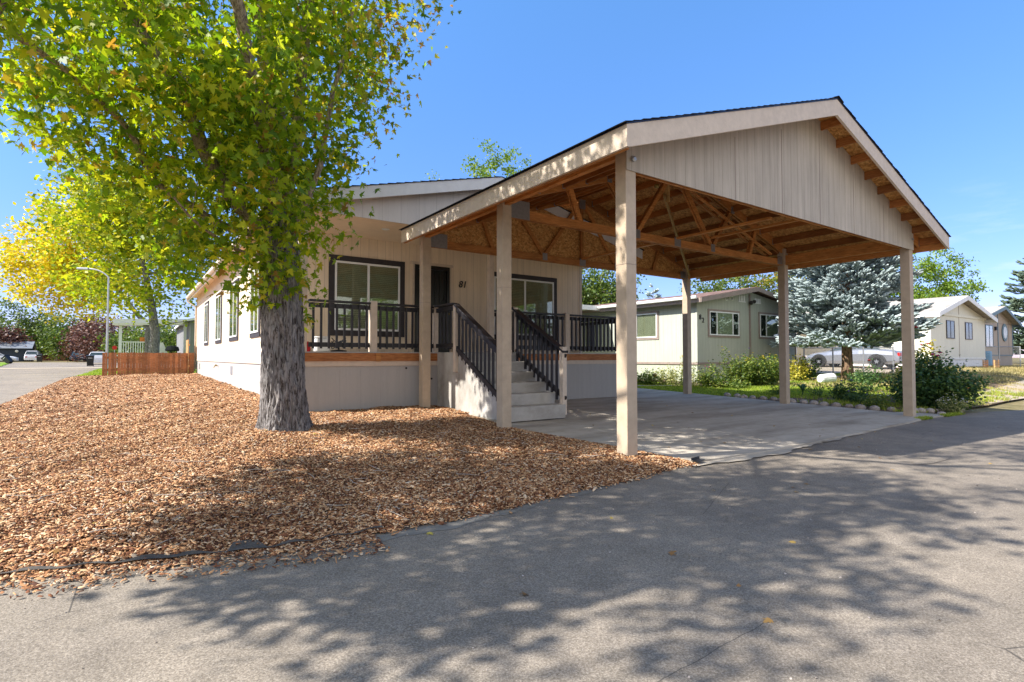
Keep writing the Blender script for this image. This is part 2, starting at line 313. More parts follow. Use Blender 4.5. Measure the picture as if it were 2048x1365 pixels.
M_CARGLASS = m_plain('car_glass', (.05, .07, .07), .06, .6)
M_REDL = m_plain('red_lamp', (.55, .02, .015), .25, .5); M_ORANGE = m_plain('orange_plastic', (.75, .25, .05), .5)
M_NAVY = m_siding('navy_shed_siding', (.035, .045, .06), .4, .03, .06, .4)
M_MROOF = m_plain('metal_shed_roof', (.22, .235, .25), .5, .4, .2)
M_STONE = m_random('edging_stone', [(0, (.20, .16, .14)), (.5, (.32, .27, .24)), (1, (.42, .36, .33))], .9, .2, .5, 25)
M_ROCK = m_plain('white_rock', (.72, .72, .70), .8, .2, 0, .15, 8, .5)
M_BLUEP = m_plain('blue_plastic', (.12, .35, .55), .4, .4)
M_BRASS = m_plain('brass', (.35, .25, .08), .35, .5, .8)

# ------------------------------------------------------------------ mesh helpers
class MB:
    def __init__(s, tf=None): s.v = []; s.f = []; s.tf = tf
    def add(s, vs, fs):
        b = len(s.v)
        s.v += [tuple(s.tf(v)) if s.tf else tuple(v) for v in vs]; s.f += [tuple(i + b for i in f) for f in fs]; return s
    def box(s, x0, x1, y0, y1, z0, z1):
        return s.add([(x, y, z) for z in (z0, z1) for x, y in ((x0, y0), (x1, y0), (x1, y1), (x0, y1))],
                     [(0, 3, 2, 1), (4, 5, 6, 7), (0, 1, 5, 4), (1, 2, 6, 5), (2, 3, 7, 6), (3, 0, 4, 7)])
    def prism(s, poly, a, b, ax='y'):
        n = len(poly)
        f = {'y': lambda p, t: (p[0], t, p[1]), 'x': lambda p, t: (t, p[0], p[1]), 'z': lambda p, t: (p[0], p[1], t)}[ax]
        vs = [f(p, a) for p in poly] + [f(p, b) for p in poly]
        return s.add(vs, [tuple(range(n)), tuple(range(2 * n - 1, n - 1, -1))] + [(i, i + n, (i + 1) % n + n, (i + 1) % n) for i in range(n)])
    def beam(s, p, q, w, h, up=(0, 0, 1)):
        p = Vector(p); q = Vector(q); d = (q - p).normalized(); up = Vector(up)
        sd = d.cross(up); sd = sd.normalized() if sd.length > 1e-4 else Vector((1, 0, 0)); u = sd.cross(d).normalized()
        vs = []
        for c in (p, q):
            for a, b in ((-1, -1), (1, -1), (1, 1), (-1, 1)): vs.append(c + sd * (a * w / 2) + u * (b * h / 2))
        return s.add(vs, [(0, 1, 2, 3), (7, 6, 5, 4), (0, 4, 5, 1), (1, 5, 6, 2), (2, 6, 7, 3), (3, 7, 4, 0)])
    def tube(s, pts, rad, n=6, cap=True):
        pts = [Vector(p) for p in pts]; rad = [rad] * len(pts) if isinstance(rad, (int, float)) else rad
        vs = []; fs = []; ref = Vector((.31, .2, .93))
        for i, p in enumerate(pts):
            d = (pts[min(i + 1, len(pts) - 1)] - pts[max(i - 1, 0)]).normalized()
            a = d.cross(ref)
            if a.length < .05: a = d.cross(Vector((1, 0, 0)))
            a.normalize(); b = d.cross(a)
            for k in range(n):
                t = 2 * PI * k / n; vs.append(p + (a * math.cos(t) + b * math.sin(t)) * rad[i])
            if i:
                for k in range(n): fs.append(((i - 1) * n + k, (i - 1) * n + (k + 1) % n, i * n + (k + 1) % n, i * n + k))
        if cap: fs.append(tuple(range(n - 1, -1, -1))); fs.append(tuple((len(pts) - 1) * n + k for k in range(n)))
        return s.add(vs, fs)
    def lathe(s, prof, c=(0, 0, 0), n=16, ax='z'):
        vs = []; fs = []
        for i, (r, t) in enumerate(prof):
            for k in range(n):
                a = 2 * PI * k / n; q = (r * math.cos(a), r * math.sin(a), t)
                if ax == 'y': q = (q[0], q[2], q[1])
                if ax == 'x': q = (q[2], q[0], q[1])
                vs.append((q[0] + c[0], q[1] + c[1], q[2] + c[2]))
            if i:
                for k in range(n): fs.append(((i - 1) * n + k, (i - 1) * n + (k + 1) % n, i * n + (k + 1) % n, i * n + k))
        fs.append(tuple(range(n))); fs.append(tuple((len(prof) - 1) * n + k for k in range(n)))
        return s.add(vs, fs)
    def ball(s, c, r, seg=8, sq=(1, 1, 1), jit=0):
        vs = []; fs = []; m = seg // 2
        for i in range(m + 1):
            th = PI * i / m
            for k in range(seg):
                a = 2 * PI * k / seg; j = 1 + random.uniform(-jit, jit)
                vs.append((c[0] + r * sq[0] * j * math.sin(th) * math.cos(a), c[1] + r * sq[1] * j * math.sin(th) * math.sin(a), c[2] + r * sq[2] * j * math.cos(th)))
            if i:
                for k in range(seg): fs.append(((i - 1) * seg + k, (i - 1) * seg + (k + 1) % seg, i * seg + (k + 1) % seg, i * seg + k))
        return s.add(vs, fs)
    def build(s, name, mat, parent=None, smooth=False, bevel=0, fix=True):
        me = bpy.data.meshes.new(name); me.from_pydata(s.v, [], s.f)
        if fix:
            bm = bmesh.new(); bm.from_mesh(me); bmesh.ops.recalc_face_normals(bm, faces=bm.faces)
            bm.to_mesh(me); bm.free()
        me.materials.append(mat); o = bpy.data.objects.new(name, me); COL.objects.link(o)
        if smooth: me.polygons.foreach_set('use_smooth', [True] * len(me.polygons))
        if parent is not None:
            o.parent = parent
            # meshes are written in world coordinates: keep them there under a moved Empty
            o.matrix_parent_inverse = parent_world(parent).inverted()
        if bevel:
            md = o.modifiers.new('bevel', 'BEVEL'); md.width = bevel; md.segments = 1; md.limit_method = 'ANGLE'
        return o
def parent_world(p):
    m = Matrix.Translation(p.location) @ p.rotation_euler.to_matrix().to_4x4()
    if p.parent is not None: m = parent_world(p.parent) @ p.matrix_parent_inverse @ m
    return m
def np_mesh(name, V, n, mat, parent=None, smooth=False):
    """V: (k*n,3) vertices, every n consecutive ones are one face"""
    V = np.asarray(V, np.float32).reshape(-1, 3); k = len(V) // n
    me = bpy.data.meshes.new(name); me.vertices.add(len(V)); me.vertices.foreach_set('co', V.ravel())
    me.loops.add(len(V)); me.loops.foreach_set('vertex_index', np.arange(len(V), dtype=np.int32))
    me.polygons.add(k); me.polygons.foreach_set('loop_start', np.arange(0, len(V), n, dtype=np.int32)); me.polygons.foreach_set('loop_total', np.full(k, n, np.int32))
    me.update(calc_edges=True); me.materials.append(mat)
    o = bpy.data.objects.new(name, me); COL.objects.link(o)
    if parent is not None: o.parent = parent; o.matrix_parent_inverse = parent_world(parent).inverted()
    return o
def np_inst(name, tv, tf, mats3, pos, mat, parent=None, smooth=False):
    """template verts (m,3), faces list; mats3 (k,3,3); pos (k,3): one joined mesh"""
    tv = np.asarray(tv, float); k = len(pos); m = len(tv)
    V = np.einsum('kij,mj->kmi', mats3, tv) + np.asarray(pos)[:, None, :]
    lv = []; lt = []
    for f in tf: lv += list(f); lt.append(len(f))
    lv = np.array(lv); LV = (lv[None, :] + (np.arange(k) * m)[:, None]).ravel(); LT = np.tile(np.array(lt), k)
    LS = np.concatenate([[0], np.cumsum(LT)[:-1]])
    me = bpy.data.meshes.new(name); me.vertices.add(k * m); me.vertices.foreach_set('co', V.astype(np.float32).ravel())
    me.loops.add(len(LV)); me.loops.foreach_set('vertex_index', LV.astype(np.int32))
    me.polygons.add(len(LT)); me.polygons.foreach_set('loop_start', LS.astype(np.int32)); me.polygons.foreach_set('loop_total', LT.astype(np.int32))
    me.update(calc_edges=True); me.materials.append(mat)
    if smooth: me.polygons.foreach_set('use_smooth', [True] * len(LT))
    o = bpy.data.objects.new(name, me); COL.objects.link(o)
    if parent is not None: o.parent = parent; o.matrix_parent_inverse = parent_world(parent).inverted()
    return o
def tag(o, label=None, cat=None, group=None, kind=None):
    if label: o['label'] = label
    if cat: o['category'] = cat
    if group: o['group'] = group
    if kind: o['kind'] = kind
    return o
def thing(name, loc, label, cat, group=None, rz=0):
    o = bpy.data.objects.new(name, None); COL.objects.link(o); o.location = loc; o.rotation_euler = (0, 0, rz); o.empty_display_size = .3
    return tag(o, label, cat, group)
def copy_thing(root, loc, label, rz=None, group=None):
    r = root.copy(); COL.objects.link(r); r.location = loc
    if rz is not None: r.rotation_euler = (0, 0, rz)
    r['label'] = label
    if group: r['group'] = group
    for ch in list(root.children):
        c = ch.copy(); COL.objects.link(c); c.parent = r; c.matrix_parent_inverse = ch.matrix_parent_inverse.copy()
        for gch in list(ch.children):
            d = gch.copy(); COL.objects.link(d); d.parent = c; d.matrix_parent_inverse = gch.matrix_parent_inverse.copy()
    return r
def euler_mats(rx, ry, rz, sc=None):
    cx, sx, cy, sy, cz, sz = np.cos(rx), np.sin(rx), np.cos(ry), np.sin(ry), np.cos(rz), np.sin(rz)
    M = np.empty((len(rx), 3, 3))
    M[:, 0, 0] = cz * cy; M[:, 0, 1] = cz * sy * sx - sz * cx; M[:, 0, 2] = cz * sy * cx + sz * sx
    M[:, 1, 0] = sz * cy; M[:, 1, 1] = sz * sy * sx + cz * cx; M[:, 1, 2] = sz * sy * cx - cz * sx
    M[:, 2, 0] = -sy; M[:, 2, 1] = cy * sx; M[:, 2, 2] = cy * cx
    if sc is not None: M = M * (sc[:, None, None] if sc.ndim == 1 else sc[:, None, :])
    return M
def sheet(name, A, B, nv, off, mat, kind='structure', bumpf=None, side=0):
    """ground sheet ruled between two polylines A and B (same length), laid on the terrain"""
    A = np.array(A, float); B = np.array(B, float); t = np.linspace(0, 1, nv)
    P = A[:, None, :] * (1 - t)[None, :, None] + B[:, None, :] * t[None, :, None]
    Z = g(P[..., 0], P[..., 1]) + off
    if bumpf is not None: Z = Z + bumpf(P[..., 0], P[..., 1])
    n, m = P.shape[:2]; vs = [(P[i, j, 0], P[i, j, 1], Z[i, j]) for i in range(n) for j in range(m)]
    fs = [(i * m + j, (i + 1) * m + j, (i + 1) * m + j + 1, i * m + j + 1) for i in range(n - 1) for j in range(m - 1)]
    mb = MB(); mb.add(vs, fs)
    if side:
        loop = [i * m for i in range(n)] + [(n - 1) * m + j for j in range(1, m)] + [i * m + m - 1 for i in range(n - 2, -1, -1)] + [j for j in range(m - 2, 0, -1)]
        b = len(mb.v); k = len(loop)
        mb.v += [(mb.v[i][0], mb.v[i][1], mb.v[i][2] - side) for i in loop]
        mb.f += [(loop[i], loop[(i + 1) % k], b + (i + 1) % k, b + i) for i in range(k)]
    o = mb.build(name, mat, None, smooth=False, fix=False)
    me = o.data
    if me.polygons and me.polygons[0].normal.z < 0: me.flip_normals()
    tag(o, kind=kind); return o
def dens(pts, n):
    pts = np.array(pts, float); d = np.concatenate([[0], np.cumsum(np.hypot(*np.diff(pts, axis=0).T))]); t = np.linspace(0, d[-1], n)
    return np.stack([np.interp(t, d, pts[:, 0]), np.interp(t, d, pts[:, 1])], 1)

# ------------------------------------------------------------------ the setting
xs = np.unique(np.concatenate([np.linspace(-900, -60, 8), np.linspace(-60, 90, 151), np.linspace(90, 900, 8)]))
ys = np.unique(np.concatenate([np.linspace(-900, -30, 6), np.linspace(-30, 130, 161), np.linspace(130, 1200, 8)]))
GX, GY = np.meshgrid(xs, ys, indexing='ij'); GZ = g(GX, GY) - .05
n_, m_ = GX.shape
gm = MB(); gm.add(np.stack([GX, GY, GZ], -1).reshape(-1, 3).tolist(), [(i * m_ + j, (i + 1) * m_ + j, (i + 1) * m_ + j + 1, i * m_ + j + 1) for i in range(n_ - 1) for j in range(m_ - 1)])
tag(gm.build('ground', M_GROUND, fix=False), kind='structure')

def wob(x, s=1.7, a=.05): return a * (np.sin(x * s) + .6 * np.sin(x * s * 2.7 + 1) + .35 * np.sin(x * s * 6.1 + 2))
rx = np.concatenate([np.linspace(-60, -12, 13), np.linspace(-11.9, 17.2, 260), np.linspace(17.5, 70, 60)])
# asphalt runs under the mulch and slab edges; its own far edge shows only right of the slab
ryf = np.interp(rx, [-60, -3, 5.2, 6.9, 8.3, 13.8, 14.9, 15.9, 17.5, 22, 40, 70], [4.3, 4.3, 4.25, 4.0, 4.1, 4.36, 4.3, 4.2, 3.7, 3.75, 3.9, 3.9]) + wob(rx, 2.3, .03)
sheet('road', np.stack([rx, np.full_like(rx, -45.0)], 1), np.stack([rx, ryf], 1), 46, -.012, M_ASPH)
sy_ = np.linspace(4.0, 59.5, 112)
sheet('street', np.stack([np.full_like(sy_, -10.5), sy_], 1), np.stack([np.full_like(sy_, -2.25) + wob(sy_, 1.1, .05), sy_], 1), 18, -.008, M_ASPH)
cy_ = np.linspace(-60, 30, 46)
sheet('gutter', np.stack([cy_, np.full_like(cy_, 59.4)], 1), np.stack([cy_, np.full_like(cy_, 61.2)], 1), 3, .0, M_GUTTERC)
sheet('cross_street', np.stack([cy_, np.full_like(cy_, 61.15)], 1), np.stack([cy_, np.full_like(cy_, 98)], 1), 20, -.01, M_ASPH)
sheet('asphalt_patch', dens([(7.55, 2.55), (7.8, 2.47), (8.3, 2.46), (8.6, 2.53)], 20), dens([(7.55, 2.58), (7.8, 2.68), (8.3, 2.69), (8.6, 2.57)], 20), 4, -.006, m_asphalt('patch_asphalt'))
# verges
vy = np.linspace(30.05, 57, 30)
sheet('grass_verge', np.stack([np.full_like(vy, -2.3) + wob(vy, 2, .06), vy], 1), np.stack([np.full_like(vy, 14.0), vy], 1), 12, .01, M_LAWN)
vy2 = np.linspace(66, 97, 20)
sheet('grass_verge', np.stack([np.full_like(vy2, -40.), vy2], 1), np.stack([-9.9 - (vy2 - 66) * .11 + wob(vy2, 1, .15), vy2], 1), 8, .03, M_LAWN)

# driveway slab
SL = dens([(4.95, 4.12), (6.9, 3.98), (8.3, 4.02), (13.75, 4.30)], 60); SL[:, 1] += wob(SL[:, 0], 3, .012)
SB = dens([(4.95, 10.45), (13.62, 10.45)], 60)
sheet('driveway', SL, SB, 30, .022, M_CONC, side=.08)
sheet('driveway', np.array([(10.9, 10.44), (13.62, 10.44)]), np.array([(10.9, 26), (13.62, 26)]), 30, .021, M_CONC)
sheet('driveway', dens([(13.6, 4.32), (14.5, 4.2)], 6), dens([(13.6, 5.1), (14.1, 5.0)], 6), 4, .016, M_CONC, side=.05)
# broken concrete lip where slab and asphalt meet
lip = dens([(5.3, 3.93), (6.2, 3.86), (7.0, 3.80), (7.6, 3.93), (8.6, 3.98), (10.5, 4.12)], 40); lip[:, 1] += wob(lip[:, 0], 7, .03)
sheet('concrete_lip', lip, dens([(5.3, 4.13), (6.9, 4.0), (8.3, 4.04), (10.5, 4.16)], 40), 3, .003, M_CONC)

wl_ = dens([(1.15, 3.60), (2.0, 3.58), (2.9, 3.70), (3.8, 3.80)], 60); wl2 = wl_.copy(); wl_[:, 1] += wob(wl_[:, 0], 9, .02)
sheet('concrete_lip', wl_, np.stack([wl2[:, 0], wl2[:, 1] + .13], 1), 3, -.009, M_GUTTERP)
# lawns and beds on the right
LX = np.linspace(13.7, 29.0, 40)
sheet('lawn', np.stack([LX, np.interp(LX, [13.7, 15.3, 18, 22, 25, 29], [9.0, 7.4, 6.6, 6.6, 7.4, 9.0]) + wob(LX, 1.3, .12)], 1), np.stack([LX, np.interp(LX, [13.7, 17, 17.2, 24, 29], [26, 26, 11.9, 11.9, 12.2])], 1), 30, .004, M_LAWN)
sheet('flower_bed', np.stack([LX, np.interp(LX, [13.7, 14.8, 16, 18, 29], [4.75, 4.6, 4.55, 4.5, 5.0])], 1), np.stack([LX, np.interp(LX, [13.7, 15.3, 18, 22, 25, 29], [9.05, 7.45, 6.65, 6.65, 7.45, 9.05]) + wob(LX, 1.3, .12)], 1), 14, .012, M_DIRT)
sheet('garden_path', dens([(13.75, 13.2), (17.4, 10.95), (21, 10.7), (27, 9.9)], 30), dens([(13.75, 13.6), (17.4, 11.3), (21, 11.1), (27, 10.6)], 30), 3, .012, M_PATH)
sheet('house_bed', dens([(15.9, 24), (16.1, 12.2), (17, 11.55), (24.4, 11.5)], 40), dens([(17.1, 24), (17.1, 13), (17.4, 12.6), (24.4, 12.6)], 40), 4, .016, M_DIRT)
sheet('gravel_drive', dens([(25.5, 8.6), (28.5, 8.2), (34, 8.4)], 12), dens([(24.9, 26), (29, 26), (33.5, 26)], 12), 20, .01, M_PATH)
sheet('side_drive', dens([(18.6, 4.6), (30, 4.6), (60, 4.6)], 20), dens([(21.8, 5.7), (30, 6.3), (60, 6.3)], 20), 6, .02, M_PATH)

# ------------------------------------------------------------------ mulch bed and its chips
def yf(x): return np.interp(x, [-2.35, -2.1, -1.6, -.6, .1, .76, 1.3, 1.96, 3.3, 5.45], [5.2, 4.75, 4.5, 4.27, 4.06, 3.88, 3.80, 3.74, 3.85, 4.05]) + wob(np.asarray(x), 4.1, .018)
def xr(y): return np.interp(y, [3.9, 4.03, 5.3, 6.4, 7.3, 8.4, 10.6], [5.5, 5.45, 5.34, 5.16, 5.06, 5.2, 5.3])
def mulch_h(x, y):
    x = np.asarray(x, float); y = np.asarray(y, float)
    d = np.minimum(y - yf(x), np.minimum(x + 2.38, np.where(y < 10.7, np.where(y < 8.9, xr(y) - x, 9), 9)))
    d = np.clip(d, 0, .5) / .5
    return .055 * np.sqrt(d) + .014 * np.sin(x * 3.1 + y * 1.3) * d + .010 * np.sin(x * 7.7 - y * 5.9) * d + .05 * np.exp(-((x - 1.84) ** 2 + (y - 8.5) ** 2) / .5)
ax_ = np.linspace(-2.38, 2.6, 84)
o = sheet('mulch', np.stack([ax_, yf(ax_)], 1), np.stack([ax_, np.full_like(ax_, 31.2)], 1), 320, .004, M_MULCHBASE, None, mulch_h)
tag(o, 'reddish brown bark mulch ground under the chips, wide bed beside the street', 'mulch', None, 'stuff')
bx_ = np.linspace(2.58, 5.5, 50)
o = sheet('mulch', np.stack([bx_, yf(bx_)], 1), np.stack([bx_, np.full_like(bx_, 10.6)], 1), 110, .0045, M_MULCHBASE, None, mulch_h)
# trim that second sheet to the slab edge
me = o.data; bm = bmesh.new(); bm.from_mesh(me); bmesh.ops.delete(bm, geom=[f for f in bm.faces if f.calc_center_median().x > float(xr(f.calc_center_median().y))], context='FACES'); bm.to_mesh(me); bm.free()
tag(o, 'brown bark mulch ground under the chips between the porch skirt and the road', 'mulch', None, 'stuff')
def chips(name, N, label, near=(0, 0), spill=False):
    out = []; tot = 0
    while tot < N:
        k = N * 6
        x = rng.uniform(-2.42, 5.5, k); y = 3.2 + rng.random(k) ** 1.9 * 27.8
        ok = ((x < 2.5) | (y < 10.5)) & (x < xr(y) + .02)
        e = y - yf(x)
        lim = np.where(x < 1.4, np.minimum(rng.exponential(.13, k), .42), rng.exponential(.022, k))
        ok &= (e > -lim) if not spill else ((e < .02) & (e > -.9) & (rng.random(k) < .5))
        x = x[ok]; y = y[ok]
        out.append(np.stack([x, y], 1)); tot += len(x)
    P = np.concatenate(out)[:N]; x, y = P.T; N = len(x)
    dist = np.hypot(x, y)
    L = rng.uniform(.0065, .0185, N) * np.where(rng.random(N) < .08, 1.8, 1) * np.clip(dist / 8, 1, 2.1); W = L * rng.uniform(.28, .62, N); T = rng.uniform(.002, .005, N)
    spl = rng.random(N) < .07; L = np.where(spl, L * 2.1, L); W = np.where(spl, L * .14, W)
    z = g(x, y) + mulch_h(x, y) + rng.uniform(.002, .022, N) * np.clip((y - yf(x)) / .2 + .25, .12, 1)
    M = euler_mats(rng.normal(0, .27, N), rng.normal(0, .27, N), rng.uniform(0, 2 * PI, N), np.stack([L, W, T], 1))
    tv = [(-1, -.55, 0), (-.35, -1, 0), (.9, -.6, 0), (1.1, .3, 0), (.2, 1, 0), (-.9, .7, 0), (-.9, -.4, 1), (.8, -.5, 1.5), (.9, .25, 1), (-.7, .6, 1.2)]
    tf = [(6, 7, 8, 9), (0, 1, 7, 6), (1, 2, 7), (2, 3, 8, 7), (3, 4, 8), (4, 5, 9, 8), (5, 0, 6, 9)]
    o = np_inst(name, tv, tf, M, np.stack([x, y, z], 1), M_CHIP); tag(o, label, 'mulch', None, 'stuff'); return o
chips('mulch_chips', 360000, 'loose orange brown bark chips covering the whole planting bed')
# dry twigs lying on the mulch
tw = MB()
for i in range(150):
    x = random.uniform(-1.2, 4.6); y = random.uniform(4.0, 9.2)
    if x > float(xr(y)) - .2 or y < float(yf(x)) + .1: continue
    a = random.uniform(0, 2 * PI); L = random.uniform(.06, .26); pts = []; c = random.uniform(-2.5, 2.5)
    for k in range(5):
        t = k / 4 * L; aa = a + c * t; pts.append((x + t * math.cos(aa), y + t * math.sin(aa), 0))
    pts = [(p[0], p[1], gz(p[0], p[1]) + float(mulch_h(p[0], p[1])) + .028) for p in pts]
    tw.tube(pts, [.0035, .003, .003, .002, .0012], 4)
tag(tw.build('twigs', M_TWIG), 'pale dry twigs scattered over the shaded mulch', 'twigs', None, 'stuff')
# landscape fabric edge showing along the front
fx = np.linspace(-1.6, 1.5, 70); fb = []
for i, x in enumerate(fx):
    wd = .022 + .016 * math.sin(x * 9) + .02 * math.sin(x * 3.3 + 1) + (.10 if 0.52 < x < .72 else 0)
    y0 = float(np.interp(x, [-1.6, -.6, .1, .76, 1.5], [4.50, 4.25, 4.03, 3.84, 3.78])) + .012 * math.sin(x * 23)
    fb.append(((x, y0), (x, y0 + max(.012, wd))))
A_ = np.array([q[0] for q in fb]); B_ = np.array([q[1] for q in fb])
fo = sheet('landscape_fabric', A_, B_, 3, .016, M_FABRIC, None, lambda x, y: mulch_h(x, y))
tag(fo, 'torn grey strip of landscape fabric showing along the front edge of the mulch', 'fabric')

# ------------------------------------------------------------------ carport
CX0, CX1, XM = 4.80, 13.41, 9.19; PT = [4.51, 7.16, 10.06]; PW = .175
def zs(x): return 5.38 - .331 * abs(x - XM)
CY0, CY1 = 4.09, 10.135
cp = thing('carport', (9.1, 7.1, .15), 'open timber carport with beige posts, gabled roof and black shingles over the concrete slab', 'carport')
for i, y in enumerate(PT):
    for s in (0, 1):
        x0 = CX0 if s == 0 else CX1 - PW; x1 = x0 + PW
        zb = gz((x0 + x1) / 2, y + .08) - .02
        zt = zs(x0 if s == 0 else x1) - .02
        p = MB().box(x0, x1, y, y + PW, zb, zt if i < 3 else 3.6).build('post', M_POST, cp, bevel=.004)
        bolt_y = y - .022
        if (i, s) in ((0, 1), (1, 1), (2, 1)): p['label'] = 'beige carport post on the lawn side of the slab'
        # butt joint of the cladding and a bolt head
        MB().box(x0 - .003, x1 + .003, y - .003, y + PW + .003, 2.37, 2.374).build('cladding_joint', M_TAUPE, p)
        if (i, s) != (0, 0): MB().lathe([(.028, 0), (.028, .006), (.014, .007), (.014, .022)], (x0 + PW / 2, y - .022 if i else y - .05, 3.72), 10, 'y').build('bolt', M_STEEL, p)
# trusses
def truss(y, closed=False, front=False):
    tr = MB(); d = .076; ys_ = (y + .045, y + .13)
    t = bpy.data.objects.new('truss', None); COL.objects.link(t); t.location = (XM, y, 3.6); t.parent = cp; t.matrix_parent_inverse = parent_world(cp).inverted()
    for a in ys_:
        b = a + .036
        MB().box(CX0 + .01, CX1 - .01, a, b, 3.546, 3.69).build('bottom_chord', M_TRUSS, t)
        for s in (-1, 1):
            xe = 4.42 if s < 0 else 13.97
            MB().prism([(xe, zs(xe) - .002), (XM, zs(XM) - .002), (XM, zs(XM) - .19), (xe, zs(xe) - .19)], a, b).build('top_chord', M_TRUSS, t)
    ym = y + .105; web = []
    for s in (-1, 1):
        web += [((XM + s * .05, 5.16), (XM + s * 1.2, 3.66)), ((XM + s * 1.2, 3.66), (XM + s * 1.95, 4.60)), ((XM + s * 2.9, 4.26), (XM + s * 2.65, 3.66))]
    if closed: web.append(((XM, 5.2), (XM, 3.66)))
    for (p, q) in web:
        for yy in (ym - .03, ym + .03) if not closed else (ym - .03,):
            MB().beam((p[0], yy, p[1]), (q[0], yy, q[1]), .036, .088, (0, 1, 0)).build('web', M_TRUSS, t) if False else MB().beam((p[0], yy, p[1]), (q[0], yy, q[1]), .088, .036, (0, 1, 0)).build('web', M_TRUSS, t)
    pl = [(XM + 1.2, 3.65, .07, .085), (XM - 1.2, 3.65, .07, .085), (XM, 3.635, .10, .09), (XM, 5.10, .10, .12), (XM + 1.95, 4.60, .06, .08), (XM - 1.95, 4.60, .06, .08), (CX0 + .38, 3.68, .19, .15), (CX1 - .30, 3.66, .11, .10)]
    for (x, z, w, h) in ([] if front else pl):
        MB().box(x - w, x + w, y + .041, y + .0455, z - h, z + h).build('gusset_plate', M_PLATE, t)
    return t
for i, y in enumerate(PT): truss(y, i == 2, i == 0)
# scab member under the middle truss slope
MB().beam((9.4, PT[1] + .04, 4.86), (12.7, PT[1] + .04, 3.76), .036, .06, (0, 1, 0)).build('brace', M_TRUSS, cp)
MB().beam((9.4, PT[1] + .19, 4.86), (12.7, PT[1] + .19, 3.76), .036, .06, (0, 1, 0)).build('brace', M_TRUSS, cp)
# runner across the bottom chords and raw diagonal braces
MB().box(XM - .045, XM + .045, 5.2, 10.2, 3.692, 3.73).build('runner', M_TRUSS, cp)
MB().box(XM + 1.1, XM + 1.19, PT[0] + .1, PT[1] + .2, 3.85, 3.89).build('runner', M_TRUSS, cp)
b = MB().beam((8.95, 7.35, 4.62), (13.28, 10.0, 3.62), .038, .09, (0, 0, 1)).build('brace', M_BRACE, cp); b['label'] = 'pale unstained diagonal brace'
b = MB().beam((8.98, 7.30, 4.92), (9.15, 7.42, 4.52), .038, .09, (0, 1, 0)).build('brace', M_BRACE, cp); b['label'] = 'pale unstained short brace'
# purlins run along the roof between the trusses and out to the gable lookouts
for s in (-1, 1):
    for k in range(9):
        x = XM + s * (.35 + k * .545)
        if k == 8: x = XM + s * 4.72
        z = zs(x) - .006
        w = .019
        MB().prism([(x - w, z - .006), (x + w, z - .006), (x + w, z - .146), (x - w, z - .146)], CY0 + .04, CY1 - .05).build('purlin', M_PURLIN, cp)
        # hangers
        hg = MB()
        for y in PT[:2] + [PT[2]]:
            hg.box(x - .03, x + .03, y + .036, y + .044, z - .16, z - .02)
            if y < 10: hg.box(x - .03, x + .03, y + .167, y + .175, z - .16, z - .02)
        hg.build('joist_hanger', M_PLATE, cp)
# sheathing, shingles, drip edge
for s in (-1, 1):
    xe = 4.375 if s < 0 else 14.02
    MB().prism([(xe, zs(xe)), (XM, zs(XM)), (XM, zs(XM) + .012), (xe, zs(xe) + .012)], CY0 + .02, CY1).build('sheathing', M_OSB, cp)
    xo = xe + s * .035
    MB().prism([(xo, zs(xo) + .012), (XM, zs(XM) + .012), (XM, zs(XM) + .026), (xo, zs(xo) + .026)], CY0 - .03, CY1 + .01).build('drip_edge', M_DRIP, cp)
    sh = MB(); n = 34; L = abs(xo - XM)
    for k in range(n):
        xa = XM + s * (L + .02) * k / n; xb = XM + s * (L + .02) * (k + 1) / n + s * .02
        ya = CY0 - .045 + random.uniform(-.006, .006)
        sh.prism([(xa, zs(xa) + .028), (xb, zs(xb) + .032), (xb, zs(xb) + .041), (xa, zs(xa) + .029)], ya, CY1 + .02)
    sh.build('shingles', M_SHINGLE, cp)
MB().prism([(XM - .16, zs(XM) - .013), (XM, zs(XM) + .052), (XM + .16, zs(XM) - .013), (XM + .16, zs(XM) - .001), (XM, zs(XM) + .062), (XM - .16, zs(XM) - .001)], CY0 - .05, CY1 + .02).build('ridge_cap', M_SHINGLE, cp)
# fascia boards
FB = .245
for s in (-1, 1):
    xe = 4.372 if s < 0 else 14.02
    MB().prism([(xe, zs(xe) + .01), (XM, zs(XM) + .01), (XM, zs(XM) - FB), (xe, zs(xe) - FB)], CY0 - .02, CY0 + .02).build('rake_fascia', M_BEIGE_TRIM, cp)
    f = MB().box(xe - .02 if s < 0 else xe - .018, xe + .018 if s < 0 else xe + .02, CY0 - .0235, CY1, zs(xe) - FB + .004, zs(xe) + .004).build('eave_fascia', M_BEIGE_TRIM, cp)
for s in (-1, 1):
    xe = 4.372 if s < 0 else 14.02; xa = xe - s * .0185; xb = xe - s * .056
    MB().box(min(xa, xb), max(xa, xb), CY0 + .021, CY1 - .02, zs(xe) - FB - .004, zs(xe) - .006).build('sub_fascia', M_TRUSS, cp)
# right eave beam and left eave band
MB().box(CX1 - .12, CX1 - .04, PT[0], PT[2] + .12, 3.555, 3.79).build('eave_beam', M_TRUSS, cp)
MB().box(CX0 + .04, CX0 + .12, PT[0], PT[2] + .12, 3.70, 3.88).build('eave_beam', M_TRUSS, cp)
